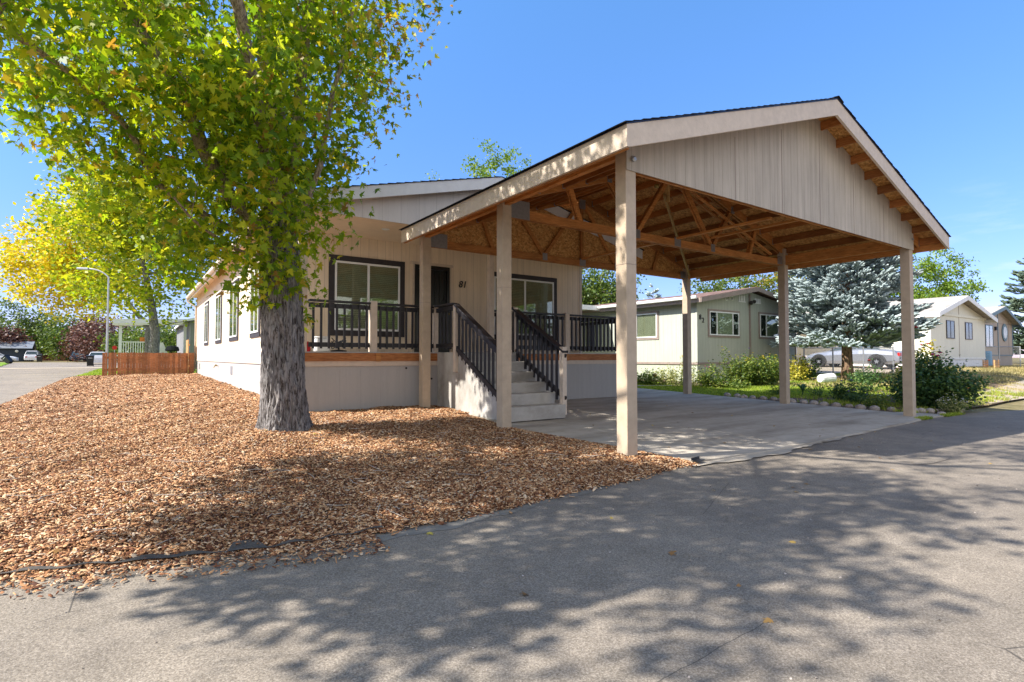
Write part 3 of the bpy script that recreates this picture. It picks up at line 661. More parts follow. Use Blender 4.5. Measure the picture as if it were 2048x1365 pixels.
# gable siding: bottom edge at 3.50, thin edge strip
gs = MB().prism([(CX0 - .003, 3.50), (CX1 + .003, 3.50), (CX1 + .003, zs(CX1) - .005), (XM, zs(XM) - .005), (CX0 - .003, zs(CX0) - .005)], PT[0] - .018, PT[0] - .003)
M_GABLE = m_siding('gable_siding', (.525, .455, .365), .2032, .03, .22, .55)
gs.build('gable_siding', M_GABLE, cp)
sm = MB()
for x in (7.02, 8.27, 9.46, 10.7, 11.95): sm.box(x - .004, x + .004, PT[0] - .0215, PT[0] - .0185, 3.505, zs(x) - .25)
sm.build('siding_joint', M_TAUPE, cp)
MB().prism([(CX0, 3.56), (CX1, 3.56), (CX1, zs(CX1) - .005), (XM, zs(XM) - .005), (CX0, zs(CX0) - .005)], PT[2] + .136, PT[2] + .148).build('back_gable_sheathing', M_OSB, cp)
MB().ball((7.95, 6.7, 4.45), .05, 10, (1, 1, .8)).tube([(7.95, 6.7, 4.9), (7.95, 6.7, 4.48)], .006).build('hanging_lamp', M_BRASS, cp)
MB().lathe([(.02, 0), (.035, .01), (.035, .03), (.015, .045)], (CX0 + .10, PT[0] - .06, 3.64), 12, 'y').build('hook_plate', M_STEEL, cp)

# ------------------------------------------------------------------ the main house
HX0, HX1, HXM = 2.467, 11.13, 6.80; YR, YW, YB = 10.45, 12.3, 30.3; ZD = 1.36; YG = 10.2
def hz(x): return 5.30 - .245 * abs(x - HXM)
hs_ = thing('mobile_home', (6.8, 20, .4), 'beige manufactured home with dark window trim and a full width porch behind the carport', 'house')
# skirt (grey) and walls; skirts follow the ground
def wall_poly(x0, x1, y0, y1, z0, z1, name, mat, par=hs_): return MB().box(x0, x1, y0, y1, z0, z1).build(name, mat, par)
wall_poly(HX0 + .02, HX1 - .02, YR + .02, YR + .06, .0, 1.08, 'porch_skirt', M_SKIRT)
wall_poly(HX0 + .02, HX0 + .06, YR + .061, YB, .0, 1.10, 'side_skirt', M_SKIRT)
wall_poly(HX1 - .06, HX1 - .02, YR + .061, YB, .0, 1.10, 'side_skirt', M_SKIRT)
wall_poly(HX0, HX1, YR - .002, YR + .03, 1.081, 1.178, 'porch_band', M_BEIGE_TRIM)
MB().box(HX0 - .01, HX1, YR - .03, YR + .01, 1.179, ZD - .022).build('deck_edge', M_DECKEDGE, hs_)
MB().box(HX0, HX1, YR - .01, YW + .02, ZD - .021, ZD).build('porch_floor', M_STEP, hs_)
dk = MB()
for x in (4.0, 8.95): dk.box(x - .05, x + .05, YR - .045, YR - .031, 1.172, ZD - .02)
dk.build('deck_bracket', M_TRUSS, hs_)
MB().lathe([(.022, 0), (.022, .006)], (4.62, YR + .012, 1.03), 12, 'y').build('skirt_vent', M_BLACK, hs_)
MB().lathe([(.022, 0), (.022, .006)], (5.2, YR + .012, .80), 12, 'y').build('skirt_vent', M_BLACK, hs_)
ZC = 4.03
MB().box(HX0, HX1, YW, YW + .12, ZD - .02, ZC + .3).build('front_wall', M_BEIGE, hs_)
MB().box(HX0, HX0 + .12, YW - .002, YB, 1.10, hz(HX0) - .02).build('side_wall', M_BEIGE, hs_)
MB().box(HX1 - .12, HX1, YW - .002, YB, 1.10, hz(HX1) - .02).build('side_wall', M_BEIGE, hs_)
MB().prism([(HX0, 1.1), (HX1, 1.1), (HX1, hz(HX1) - .02), (HXM, hz(HXM) - .02), (HX0, hz(HX0) - .02)], YB, YB + .12).build('rear_wall', M_BEIGE, hs_)
MB().box(HX0 + .005, HX1 - .005, YR + .02, YW, ZC, ZC + .02).build('porch_ceiling', M_CEIL, hs_)
MB().box(HX0 - .006, HX0 + .002, YR + .06, YB, 1.095, 1.125).build('side_band', M_BEIGE_TRIM, hs_)
MB().prism([(HX0, ZC - .01), (HX1, ZC - .01), (HX1, hz(HX1) - .01), (HXM, hz(HXM) - .01), (HX0, hz(HX0) - .01)], YR - .01, YR + .015).build('porch_gable_siding', m_siding('pale_gable_siding', (.68, .63, .58), .4064, .03, .05, .35), hs_)
for (x, z) in ((4.42, ZC),):
    MB().lathe([(.085, z - .012), (.085, z), (.06, z - .006)], (x, 11.14, 0), 18).build('recessed_light', M_VINYL, hs_)
MB().lathe([(.05, ZC - .03), (.06, ZC)], (3.8, 11.75, 0), 14).build('recessed_light', M_CEIL, hs_)
# corner trims
for (x, y) in ((HX0 - .012, YB - .09), (HX0 - .012, YW - .012)):
    MB().box(x, x + .10, y, y + .10, 1.11, hz(HX0) - .04).build('corner_trim', M_BEIGE_TRIM, hs_)
MB().box(HX1 - .09, HX1 + .012, YW - .014, YW + .09, 1.11, ZC + .1).build('corner_trim', M_BEIGE_TRIM, hs_)
# porch columns
for (x0, x1) in ((HX0 + .0, HX0 + .17), (6.66, 6.79), (HX1 - .17, HX1)):
    MB().box(x0, x1, YR + .02, YR + .15, ZD + .001, ZC - .001).build('porch_column', M_BEIGE_TRIM, hs_, bevel=.004)
# roof
OX = .33
for s in (-1, 1):
    xe = HXM + s * (HXM - HX0 + OX)
    r_ = MB().prism([(xe, hz(xe)), (HXM, hz(HXM)), (HXM, hz(HXM) + .05), (xe, hz(xe) + .05)], YG, YB + .35).build('roof_panel', M_CEIL, hs_)
    sh = MB(); n = 26; L = abs(xe - HXM) + .03
    for k in range(n):
        xa = HXM + s * L * k / n; xb = HXM + s * (L * (k + 1) / n + .02)
        sh.prism([(xa, hz(xa) + .052), (xb, hz(xb) + .056), (xb, hz(xb) + .078), (xa, hz(xa) + .060)], YG - .05 + random.uniform(-.008, .008), YB + .38)
    sh.build('shingles', M_SHINGLE, hs_)
    MB().prism([(xe, hz(xe) + .05), (HXM, hz(HXM) + .05), (HXM, hz(HXM) - .19), (xe, hz(xe) - .19)], YG - .03, YG + .012).build('rake_fascia', M_WHITE_TRIM, hs_)
    MB().box(xe - .015, xe + .015, YG + .013, YB + .34, hz(xe) - .15, hz(xe) + .045).build('eave_fascia', M_WHITE_TRIM, hs_)
    MB().prism([(xe + s * .016, hz(xe) + .03), (xe + s * .12, hz(xe) + .03), (xe + s * .12, hz(xe) - .06), (xe + s * .09, hz(xe) - .10), (xe + s * .016, hz(xe) - .10)], YG + .02, YB + .30).build('gutter', M_BEIGE_TRIM, hs_)
    xw = HX0 if s < 0 else HX1
    MB().prism([(xw + s * .002, hz(xw) - .06), (xe - s * .016, hz(xw) - .06), (xe - s * .016, hz(xw) - .08), (xw + s * .002, hz(xw) - .08)], YG + .02, YB + .3).build('eave_soffit', M_CEIL, hs_)
# downspouts
xe = HX0 - OX
MB().tube([(xe - .06, YB + .2, hz(xe) - .09), (xe - .06, YB + .2, hz(xe) - .2), (HX0 - .05, YB - .03, hz(xe) - .48), (HX0 - .05, YB - .03, .62), (HX0 - .25, YB - .1, .50)], .035, 6).build('downspout', M_BEIGE_TRIM, hs_)
MB().tube([(xe - .06, YG + .3, hz(xe) - .09), (xe - .06, YG + .3, hz(xe) - .2), (HX0 - .045, YR + .35, hz(xe) - .48), (HX0 - .045, YR + .35, .42), (HX0 - .2, YR + .3, .33)], .035, 6).build('downspout', M_BEIGE_TRIM, hs_)

def window(par, ax, c, u0, u1, z0, z1, trim=.10, tmat=None, fmat=None, mull=(.5,), nslat=0, name='window', out=-1, fr=.045, glass=None, back=None, sill=False):
    """ax 'x': wall plane Y=c facing -Y, u is X.  ax 'y': wall plane X=c facing -X, u is Y."""
    tf = (lambda v: (v[0], c - v[1], v[2])) if ax == 'x' else (lambda v: (c - v[1], v[0], v[2]))
    e = bpy.data.objects.new(name, None); COL.objects.link(e); e.location = tf(((u0 + u1) / 2, 0, z0)); e.parent = par; e.matrix_parent_inverse = parent_world(par).inverted()
    t = MB(tf)
    if trim > 0:
        t.box(u0 - trim, u1 + trim, .001, .028, z1, z1 + trim); t.box(u0 - trim, u1 + trim, .001, .028, z0 - trim, z0)
        t.box(u0 - trim, u0, .001, .026, z0 + .001, z1 - .001); t.box(u1, u1 + trim, .001, .026, z0 + .001, z1 - .001)
        t.build('trim', tmat or M_TRIMDARK, e)
    f = MB(tf)
    f.box(u0 + .001, u1 - .001, .001, .045, z1 - fr, z1 - .001); f.box(u0 + .001, u1 - .001, .001, .048, z0 + .001, z0 + fr)
    f.box(u0 + .001, u0 + fr, .001, .043, z0 + fr, z1 - fr); f.box(u1 - fr, u1 - .001, .001, .043, z0 + fr, z1 - fr)
    for q in mull:
        u = u0 + (u1 - u0) * q; f.box(u - fr * .6, u + fr * .6, .001, .04, z0 + fr, z1 - fr)
    f.build('frame', fmat or M_VINYL, e)
    MB(tf).box(u0 + fr, u1 - fr, .0005, .003, z0 + fr, z1 - fr).build('backing', back or M_INSIDE, e)
    if nslat:
        b = MB(tf); h = (z1 - z0 - 2 * fr)
        for k in range(nslat):
            z = z0 + fr + h * (k + .5) / nslat
            b.add([(u0 + fr, .004, z - h / nslat * .5), (u1 - fr, .004, z - h / nslat * .5), (u1 - fr, .016, z + h / nslat * .36), (u0 + fr, .016, z + h / nslat * .36)], [(0, 1, 2, 3)])
        b.build('blind', M_BLIND, e)
    MB(tf).box(u0 + fr, u1 - fr, .026, .030, z0 + fr, z1 - fr).build('pane', glass or M_GLASS, e)
    return e
window(hs_, 'x', YW, 3.68, 5.24, 1.87, 3.44, .13, nslat=34)
window(hs_, 'x', YW, 7.95, 10.02, 1.87, 3.44, .13, nslat=34, mull=(.5,))
# side windows (tall and narrow) on the long left wall
for (a, b_, z0, z1, nm) in ((25.0, 26.6, 1.86, 3.45, 0), (21.0, 22.7, 1.86, 3.45, 0), (17.35, 19.15, 1.86, 3.45, 0), (14.05, 15.4, 1.86, 3.45, 0)):
    window(hs_, 'y', HX0, a + .12, b_ - .12, z0, z1, .11, nslat=26)
# door
dr = bpy.data.objects.new('door', None); COL.objects.link(dr); dr.location = (6.1, YW, ZD); dr.parent = hs_; dr.matrix_parent_inverse = parent_world(hs_).inverted()
d0, d1, dz = 5.63, 6.60, 3.55
MB().box(d0 - .11, d1 + .11, YW - .02, YW - .001, dz + .001, dz + .07).box(d0 - .05, d0, YW - .022, YW - .001, ZD + .01, dz).box(d1, d1 + .05, YW - .022, YW - .001, ZD + .01, dz).build('door_frame', M_BEIGE_TRIM, dr)
MB().box(d0, d1, YW - .012, YW - .001, ZD + .02, dz).build('door_leaf', M_BLACKDOOR, dr)
db = MB().box(d0 + .01, d0 + .09, YW - .05, YW - .013, ZD + .03, dz - .01).box(d1 - .09, d1 - .01, YW - .05, YW - .013, ZD + .03, dz - .01).box(d0 + .09, d1 - .09, YW - .05, YW - .013, dz - .10, dz - .01).box(d0 + .09, d1 - .09, YW - .05, YW - .013, ZD + .03, ZD + .25)
for k in range(6):
    x = d0 + .14 + k * (d1 - d0 - .28) / 5; db.tube([(x, YW - .03, ZD + .25), (x, YW - .03, dz - .1)], .006, 5)
def arc(cx, cz, r, a0, a1, y): return [(cx + r * math.cos(t), y, cz + r * math.sin(t)) for t in np.linspace(a0, a1, 14)]
db.tube(arc((d0 + d1) / 2, 2.2, .28, 0, 2 * PI, YW - .03), .007, 5).tube(arc((d0 + d1) / 2, 2.85, .34, PI, 2 * PI, YW - .03), .007, 5)
db.build('security_grille', M_BLACKDOOR, dr)
MB().ball((d1 - .05, YW - .08, 2.35), .03, 8).build('handle', M_BRASS, dr)

def text(par, s, loc, size, mat, ax='x', bold=0, shear=0, name='house_number', ext=.006, rotz=0):
    cu = bpy.data.curves.new(name, 'FONT'); cu.body = s; cu.size = size; cu.extrude = ext; cu.offset = bold; cu.shear = shear
    o = bpy.data.objects.new(name, cu); COL.objects.link(o)
    dg = bpy.context.evaluated_depsgraph_get(); me = bpy.data.meshes.new_from_object(o.evaluated_get(dg)); bpy.data.objects.remove(o)
    me.materials.clear(); me.materials.append(mat); o = bpy.data.objects.new(name, me); COL.objects.link(o)
    o.location = loc; o.rotation_euler = (PI / 2, 0, rotz if ax == 'x' else -PI / 2); o.parent = par; o.matrix_parent_inverse = parent_world(par).inverted(); return o
text(hs_, '81', (6.86, YW - .012, 3.07), .24, M_BLACK, bold=.003, shear=.2)

# ------------------------------------------------------------------ porch railings (part of the house)
def railing(par, p, q, posts=(), ztop=None, name='porch_railing', ext0=0, ext1=0, sp=.142, low=.09, h=.99, slope=False, cap=.04, side=-1, bot=None):
    p = Vector(p); q = Vector(q); e = bpy.data.objects.new(name, None); COL.objects.link(e); e.location = p; e.parent = par; e.matrix_parent_inverse = parent_world(par).inverted()
    d = q - p; L = math.hypot(d.x, d.y); u = Vector((d.x / L, d.y / L, d.z / L)); nrm = Vector((u.y, -u.x, 0)).normalized() * -side
    up = Vector((0, 0, 1))
    MB().beam(p + up * (h - cap / 2), q + up * (h - cap / 2), .13, cap).build('top_rail', M_RAIL, e, bevel=.004)
    MB().beam(p + up * (h - .105), q + up * (h - .105), .038, .088).build('upper_rail', M_RAIL, e)
    MB().beam(p + up * (low + .045), q + up * (low + .045), .038, .088).build('lower_rail', M_RAIL, e)
    n = max(1, int(round(L / sp)))
    for k in range(n):
        c = p + u * ((k + .5) * L / n) + nrm * .039
        lo = low - .03 if not slope else low - .10
        MB().box(c.x - .019, c.x + .019, c.y - .019, c.y + .019, c.z + lo, c.z + h - .062).build('baluster', M_RAIL, e)
    return e
YRR = YR + .09
railing(hs_, (2.68, YRR, ZD), (3.86, YRR, ZD)); railing(hs_, (4.0, YRR, ZD), (5.26, YRR, ZD))
railing(hs_, (6.80, YRR, ZD), (8.93, YRR, ZD)); railing(hs_, (9.10, YRR, ZD), (HX1 - .18, YRR, ZD))
railing(hs_, (HX0 + .06, YR + .2, ZD), (HX0 + .06, YW - .05, ZD)); railing(hs_, (HX1 - .06, YR + .2, ZD), (HX1 - .06, YW - .05, ZD))
for x in (3.93, 9.015): MB().box(x - .07, x + .07, YRR - .06, YRR + .06, ZD - .03, ZD + 1.02).build('railing_post', M_BEIGE_TRIM, hs_, bevel=.004)
MB().box(5.27, 5.37, YRR - .05, YRR + .05, ZD, ZD + 1.0).build('railing_post', M_BEIGE_TRIM, hs_, bevel=.004)

# ------------------------------------------------------------------ concrete steps
st = thing('concrete_steps', (5.9, 8.9, .2), 'concrete front steps with charcoal hand railings leading up to the porch', 'steps')
SX0, SX1 = 5.31, 6.56; zb = .14
tops = [.39, .59, .78, .97, 1.17, ZD - .003]; fy = [7.70, 8.00, 8.30, 8.62, 8.95, 9.24]
prof = [(fy[0], zb)]
for k in range(6):
    prof.append((fy[k] + (.012 if k else 0), prof[-1][1])); prof.append((fy[k] - .008, tops[k] - .03)); prof.append((fy[k] - .008, tops[k] - .012)); prof.append((fy[k] + .006, tops[k]))
prof += [(YR - .035, tops[-1]), (YR - .035, zb)]
MB().prism(prof, SX0, SX1, 'x').build('step_block', M_STEP, st)
# left rail: level piece over the landing, then down the slope; newels hung on the side
def newel(x, y, z0, z1, w=.095): return MB().box(x - w / 2, x + w / 2, y - w / 2, y + w / 2, z0, z1).build('newel_post', M_BEIGE_TRIM, st, bevel=.004)
newel(SX0 - .02, 9.56, .96, 2.30); newel(SX0 - .03, 7.86, .18, 1.50); newel(SX1 + .02, 9.34, 1.10, 2.30); newel(SX1 - .0, 7.76, .19, 1.45, .10)
railing(st, (SX0 - .03, YR - .06, ZD), (SX0 - .03, 9.61, ZD), name='stair_railing', side=1)
sl = (1.47 - 2.34) / (7.75 - 9.4)
railing(st, (SX0 - .03, 9.56, ZD - .01), (SX0 - .03, 7.75, ZD - .01 - 1.81 * .575), name='stair_railing', slope=True, low=.06, side=1)
railing(st, (SX1 + .01, 9.40, ZD - .03), (SX1 + .01, 7.70, ZD - .03 - 1.70 * .56), name='stair_railing', slope=True, low=.06, side=-1)

# small things left on the porch
b = MB().box(2.95, 3.22, 11.0, 11.25, ZD + .002, ZD + .27).box(2.94, 3.23, 10.99, 11.26, ZD + .272, ZD + .31); tag(b.build('bucket', M_WHITE, bevel=.02), 'white plastic tub on the porch floor behind the left railing', 'tub')
b = MB().lathe([(.001, 0), (.16, .005), (.16, .03), (.02, .05), (.02, .12), (.10, .14), (.02, .17)], (3.42, 11.1, ZD + .002), 14)
for k in range(5): b.tube([(3.42 + .14 * math.cos(t + k), 11.1 + .14 * math.sin(t + k), ZD + .12 + .05 * math.sin(2 * t + k) + .03 * k) for t in np.linspace(0, 5, 18)], .009, 5)
tag(b.build('garden_hose', M_BLACK), 'black coiled cable heap beside the white tub on the porch', 'cable')
b = MB().lathe([(.06, 0), (.06, .14), (.04, .17), (.025, .20)], (2.78, 11.0, ZD + .002), 14); tag(b.build('spray_can', M_RED), 'small red and dark can standing left of the white tub', 'can')
# hose bib and vents on the side skirt belong to the house
MB().tube([(HX0 + .01, 22.0, .95), (HX0 - .10, 22.0, .95), (HX0 - .13, 22.0, .88)], .018, 6).tube([(HX0 - .06, 22.0, .95), (HX0 - .06, 22.0, 1.0)], .03, 6).build('hose_bib', M_BRASS, hs_)
MB().box(HX0 + .005, HX0 + .018, 18.6, 18.95, .72, .98).box(HX0 + .005, HX0 + .018, 28.6, 28.9, .72, .98).build('skirt_vent', M_STEEL, hs_)

# ------------------------------------------------------------------ trees: helpers
def at(px, D):   # ground position of a bearing at a real distance
    t = (px - 1024) / 1085.8
    return D * (t * .8208 + .5712), D * (.8208 - t * .5712)
def zat(py, D): return 1.25 + (715.4 - py) / 1085.8 * D
LEAF5 = [(0, .02), (.14, -.06), (.50, .06), (.26, .24), (.62, .58), (.20, .44), (.17, .72), (0, 1.10), (-.17, .72), (-.20, .44), (-.62, .58), (-.26, .24), (-.50, .06), (-.14, -.06)]
LEAF5V = [(x, y, -.35 * abs(x) ** 1.3 - .12 * y * y) for x, y in LEAF5]
RHO = [(0, 0, 0), (.34, .45, -.06), (0, 1, -.05), (-.34, .45, -.06)]
def leaf_mats(n, size, tilt=.75, droop=.35, var=.28):
    return euler_mats(rng.normal(-droop, tilt, n), rng.normal(0, tilt, n), rng.uniform(0, 2 * PI, n), size * rng.uniform(1 - var, 1 + var, n))
class Skel:
    def __init__(s): s.p = []; s.par = []; s.fix = []
    def add(s, p, par, r=None): s.p.append(np.array(p, float)); s.par.append(par); s.fix.append(r); return len(s.p) - 1
    def limb(s, pts, r0, r1, par=None, step=.28):
        pts = [np.array(p, float) for p in pts]
        if par is None and s.p: par = int(np.argmin([np.sum((q - pts[0]) ** 2) for q in s.p]))
        tot = sum(np.linalg.norm(b - a) for a, b in zip(pts, pts[1:])); acc = 0; last = par if par is not None else -1
        if last == -1: last = s.add(pts[0], -1, r0)
        for a, b in zip(pts, pts[1:]):
            L = np.linalg.norm(b - a); k = max(1, int(L / step))
            for i in range(1, k + 1):
                t = i / k; rr = r0 + (r1 - r0) * (acc + L * t) / tot
                last = s.add(a + (b - a) * t + rng.normal(0, .012, 3), last, rr)
            acc += L
        return last
    def reach(s, targets, root, step=.35, wob_=.06, rtip=.005):
        T = np.array(targets); order = np.argsort(np.linalg.norm((T - root) * [1, 1, .8], axis=1)); ends = []
        P = np.array(s.p)
        buf = list(P); arr = np.zeros((len(P) + len(T) * 12, 3)); arr[:len(P)] = P; n = len(P)
        rd = np.linalg.norm((arr[:n] - root) * [1, 1, .35], axis=1); rdn = np.zeros(len(arr)); rdn[:n] = rd
        for i in order:
            t = T[i]; d = np.linalg.norm(arr[:n] - t, axis=1); tr = np.linalg.norm((t - root) * [1, 1, .35])
            cost = d + np.clip(rdn[:n] - tr, 0, None) * 1.5 + np.clip(arr[:n, 2] - t[2] - .15, 0, None) * 1.2
            j = int(np.argmin(cost)); L = d[j]; k = max(1, min(11, int(L / step))); a = arr[j].copy(); last = j
            sag = rng.uniform(-.02, .10) * L
            for m in range(1, k + 1):
                u = m / k; q = a + (t - a) * u; q[2] += sag * math.sin(PI * u); q += rng.normal(0, wob_ * (1 if m < k else 0), 3) * min(1, L)
                arr[n] = q; rdn[n] = np.linalg.norm((q - root) * [1, 1, .35]); last = s.add(q, last, None); n += 1
                if n >= len(arr) - 2: break
            ends.append(last)
            if n >= len(arr) - 14: break
        return ends
    def radii(s, rtip=.005, ex=2.35):
        n = len(s.p); a = np.zeros(n); kids = [[] for _ in range(n)]
        for i in range(n - 1, -1, -1):
            if a[i] == 0: a[i] = rtip ** ex
            if s.par[i] >= 0: a[s.par[i]] += a[i]; kids[s.par[i]].append(i)
        r = a ** (1 / ex)
        for i in range(n):
            if s.fix[i] is not None: r[i] = s.fix[i]
            elif s.par[i] >= 0: r[i] = min(r[i], r[s.par[i]] * .8)
        return r, kids
    def mesh(s, name, mat, parent, rtip=.005, minr=0, nmax=10):
        r, kids = s.radii(rtip); mb = MB(); starts = [(i, s.par[i]) for i in range(len(s.p)) if s.par[i] == -1]; stack = [i for i, _ in starts]; seen = set()
        while stack:
            i = stack.pop(); chain = [i] if s.par[i] < 0 else [s.par[i], i]; rr = [r[i] if s.par[i] < 0 else min(r[s.par[i]], r[i] * 1.15), r[i]][:len(chain)]
            j = i
            while kids[j]:
                ks = sorted(kids[j], key=lambda q: -(r[q] if s.fix[q] is None else r[q] + 10)); stack += ks[1:]; j = ks[0]; chain.append(j); rr.append(r[j])
            if len(chain) > 1 and max(rr) >= minr:
                mb.tube([s.p[q] for q in chain], rr, max(3, min(nmax, int(4 + max(rr) * 40))), cap=False)
        return mb.build(name, mat, parent, smooth=True, fix=False)

def bark_trunk(name, pts, rads, mat, parent, nang=150, nz=150, ridge=.03, flare=1.55, seed=0):
    """trunk surface with real vertical bark ridges"""
    P = np.array(pts, float); d = np.concatenate([[0], np.cumsum(np.linalg.norm(np.diff(P, axis=0), axis=1))]); t = np.linspace(0, d[-1], nz)
    C = np.stack([np.interp(t, d, P[:, k]) for k in range(3)], 1); Rr = np.interp(t, d, rads); vs = []
    for i in range(nz):
        fl = 1 + (flare - 1) * math.exp(-t[i] / .22)
        for k in range(nang):
            a = 2 * PI * k / nang; ca, sa = math.cos(a), math.sin(a)
            lob = 1 + .05 * math.sin(3 * a + 1) + (.12 * math.exp(-t[i] / .25)) * math.sin(5 * a + seed)
            r = Rr[i] * fl * lob
            q = Vector((ca * r * 19 + seed, sa * r * 19, C[i][2] * 2.6))
            n1 = mn.noise(q); n2 = mn.noise(q * 2.3 + Vector((5, 3, 1))); n3 = mn.noise(Vector((ca * 2, sa * 2, C[i][2] * 1.5 + seed)))
            h = (1 - abs(n1) * 2.2) * .7 + (1 - abs(n2) * 2) * .3
            r += ridge * (h - .5) + .02 * n3
            vs.append((C[i][0] + ca * r, C[i][1] + sa * r, C[i][2] + .012 * n2))
    fs = [((i - 1) * nang + k, (i - 1) * nang + (k + 1) % nang, i * nang + (k + 1) % nang, i * nang + k) for i in range(1, nz) for k in range(nang)]
    mb = MB(); mb.add(vs, fs); return mb.build(name, mat, parent, smooth=True, fix=False)

# ------------------------------------------------------------------ the big maple in front
TX, TY = 1.84, 8.5
mp_ = thing('maple_tree', (TX, TY, .2), 'large green maple with a thick furrowed grey trunk standing in the mulch before the porch', 'tree')
bark_trunk('trunk', [(1.84, 8.5, .12), (1.80, 8.49, 1.36), (1.77, 8.49, 2.10), (1.74, 8.48, 2.84), (1.72, 8.48, 3.45), (1.68, 8.49, 3.95)], [.298, .280, .268, .255, .20, .155], M_BARK, mp_, 260, 230, .046, 1.42)
sk = Skel()
sk.limb([(1.74, 8.48, 2.7), (1.72, 8.48, 3.35), (1.68, 8.49, 3.87), (1.63, 8.49, 4.68), (1.57, 8.50, 5.49), (1.44, 8.55, 6.52), (1.2, 8.4, 7.9), (1.0, 8.1, 9.6), (.6, 7.6, 11.2)], .21, .05, None)
sk.limb([(1.74, 8.46, 3.3), (1.84, 8.24, 4.05), (1.89, 8.05, 4.95), (1.92, 7.88, 5.90), (2.01, 7.53, 7.22), (1.9, 7.0, 9.2), (1.5, 6.2, 11)], .10, .025)
sk.limb([(1.71, 8.49, 3.0), (1.33, 8.51, 3.23), (1.00, 8.36, 3.53), (0.72, 8.17, 4.00), (0.44, 7.86, 4.48), (0.09, 7.60, 4.93), (-0.31, 7.38, 5.37), (-0.9, 7.0, 6.3), (-1.9, 6.3, 7.6)], .105, .03)
sk.limb([(1.1, 8.6, 3.6), (1.01, 9.17, 4.46), (0.85, 9.31, 5.16), (0.68, 9.4, 6.12), (0.3, 9.4, 7.6)], .075, .03)
sk.limb([(1.47, 8.54, 2.95), (0.84, 8.61, 3.18), (0.24, 8.52, 3.54), (-0.19, 8.07, 4.14), (-0.63, 7.64, 4.37), (-1.15, 7.27, 4.56), (-2.1, 6.6, 5.1)], .055, .018)
sk.limb([(1.62, 8.57, 2.6), (1.19, 8.38, 2.76), (0.78, 7.93, 2.83), (0.36, 7.48, 3.11)], .035, .012)
sk.limb([(1.76, 8.45, 3.1), (1.98, 8.05, 3.37), (2.12, 7.81, 3.98), (2.22, 7.71, 4.76), (2.38, 7.57, 5.61), (2.54, 7.42, 6.75)], .05, .02)
sk.limb([(1.70, 8.37, 3.3), (1.38, 7.72, 3.95), (1.0, 6.9, 4.9), (0.5, 6.0, 6.2), (-.4, 4.9, 8.0), (-1.0, 4.2, 9.5)], .09, .03)
sk.limb([(.5, 6.0, 6.2), (-1.2, 5.3, 6.7), (-2.8, 4.5, 6.9), (-3.9, 3.9, 6.6)], .05, .02)
sk.limb([(-.63, 7.64, 4.37), (-1.6, 6.4, 4.6), (-2.7, 5.5, 4.8), (-3.6, 5.0, 5.0)], .03, .012)
sk.limb([(-.4, 4.9, 8.0), (.6, 3.6, 9.2), (.9, 2.8, 10)], .035, .018)
VL = np.array([-.8208, .5712]); VF = np.array([-.5712, -.8208])   # away from the house end / toward the road
def env(p):
    x, y, z = p; v = np.array([x - TX, y - TY]); l = v @ VL; f = v @ VF
    if z < 7.0:
        if z < 1.95: return False
        Lr = float(np.interp(z, [1.95, 2.3, 2.8, 3.3, 3.8, 4.3, 5.0, 7], [.30, .9, 1.65, 2.2, 2.65, 3.3, 4.3, 5])); Rr = float(np.interp(z, [1.95, 2.3, 3.0, 3.6, 4.4, 5.2, 6.0, 7.0], [.22, .38, .62, .74, 1.02, 1.45, 2.0, 2.5]))
        Fr = min(.5 + .85 * (z - 1.9), 2.7); Br = .55 if z < 3.6 else (.9 if z < 5.4 else 1.7)
        a = l / (Lr if l > 0 else Rr); b = f / (Fr if f > 0 else Br)
        return a * a + b * b < 1
    q = (x + .4) / 4.4, (y - 5.9) / 3.9, (z - 8.0) / 5.0
    return q[0] ** 2 + q[1] ** 2 + q[2] ** 2 < 1
low = []; up = []; side_ = []
while len(low) < 620:
    p = (rng.uniform(-4, 5), rng.uniform(4, 11), rng.uniform(1.95, 7.0) if rng.random() < .6 else rng.uniform(1.95, 4.6))
    if env(p) and (not low or min((p[0] - q[0]) ** 2 + (p[1] - q[1]) ** 2 + ((p[2] - q[2]) * 1.2) ** 2 for q in low[-400:]) > .055): low.append(p)
while len(up) < 205:
    p = (rng.uniform(-5, 5), rng.uniform(1.5, 10), rng.uniform(7.0, 13))
    if env(p) and mn.noise(Vector(p) * .55 + Vector((3, 1, 8))) > .0: up.append(p)
while len(side_) < 430:
    p = (rng.uniform(-6, 0), rng.uniform(2.5, 8), rng.uniform(2.9, 8.4)); q = ((p[0] + 3.1) / 2.5, (p[1] - 4.5) / 1.8, (p[2] - 6.9) / 1.5)
    q2 = ((p[0] + 2.7) / 2.3, (p[1] - 5.6) / 2.1, (p[2] - 5.0) / 1.9)
    if (sum(c * c for c in q) < 1 or sum(c * c for c in q2) < 1) and mn.noise(Vector(p) * .7) > -.12: side_.append(p)
def lands_ok(p):   # crown shaped for its shadow: no leaf masses whose shade would reach the lit bed
    k = p[2] - .1; gx, gy = p[0] + k, p[1] - .3 * k
    if 2.2 < gx < 6.2 and gy > 8.2: return False
    return gy > 1.25 and gx > np.interp(gy, [0, 2, 3.2, 4.6, 6.6, 7.5, 9.2], [1.2, .8, .1, .15, .7, .6, 1.7]) + .12
low = [p for p in low if lands_ok(p)]; up = [p for p in up if lands_ok(p)]; side_ = [p for p in side_ if lands_ok(p)]
ends = sk.reach(low + up + side_, np.array([TX, TY, 3.2]))
sk.mesh('limbs', M_LIMB, mp_, .0045)
EP = np.array([sk.p[e] for e in ends])
isl = EP[:, 2] < 7.2
def cluster_leaves(C, n, sg, zs_=.7):
    k = len(C); Q = np.repeat(C, n, axis=0); o_ = rng.normal(0, 1, (k * n, 3)) * [sg, sg, sg * zs_]; o_[:, 2] -= .05; return Q + o_
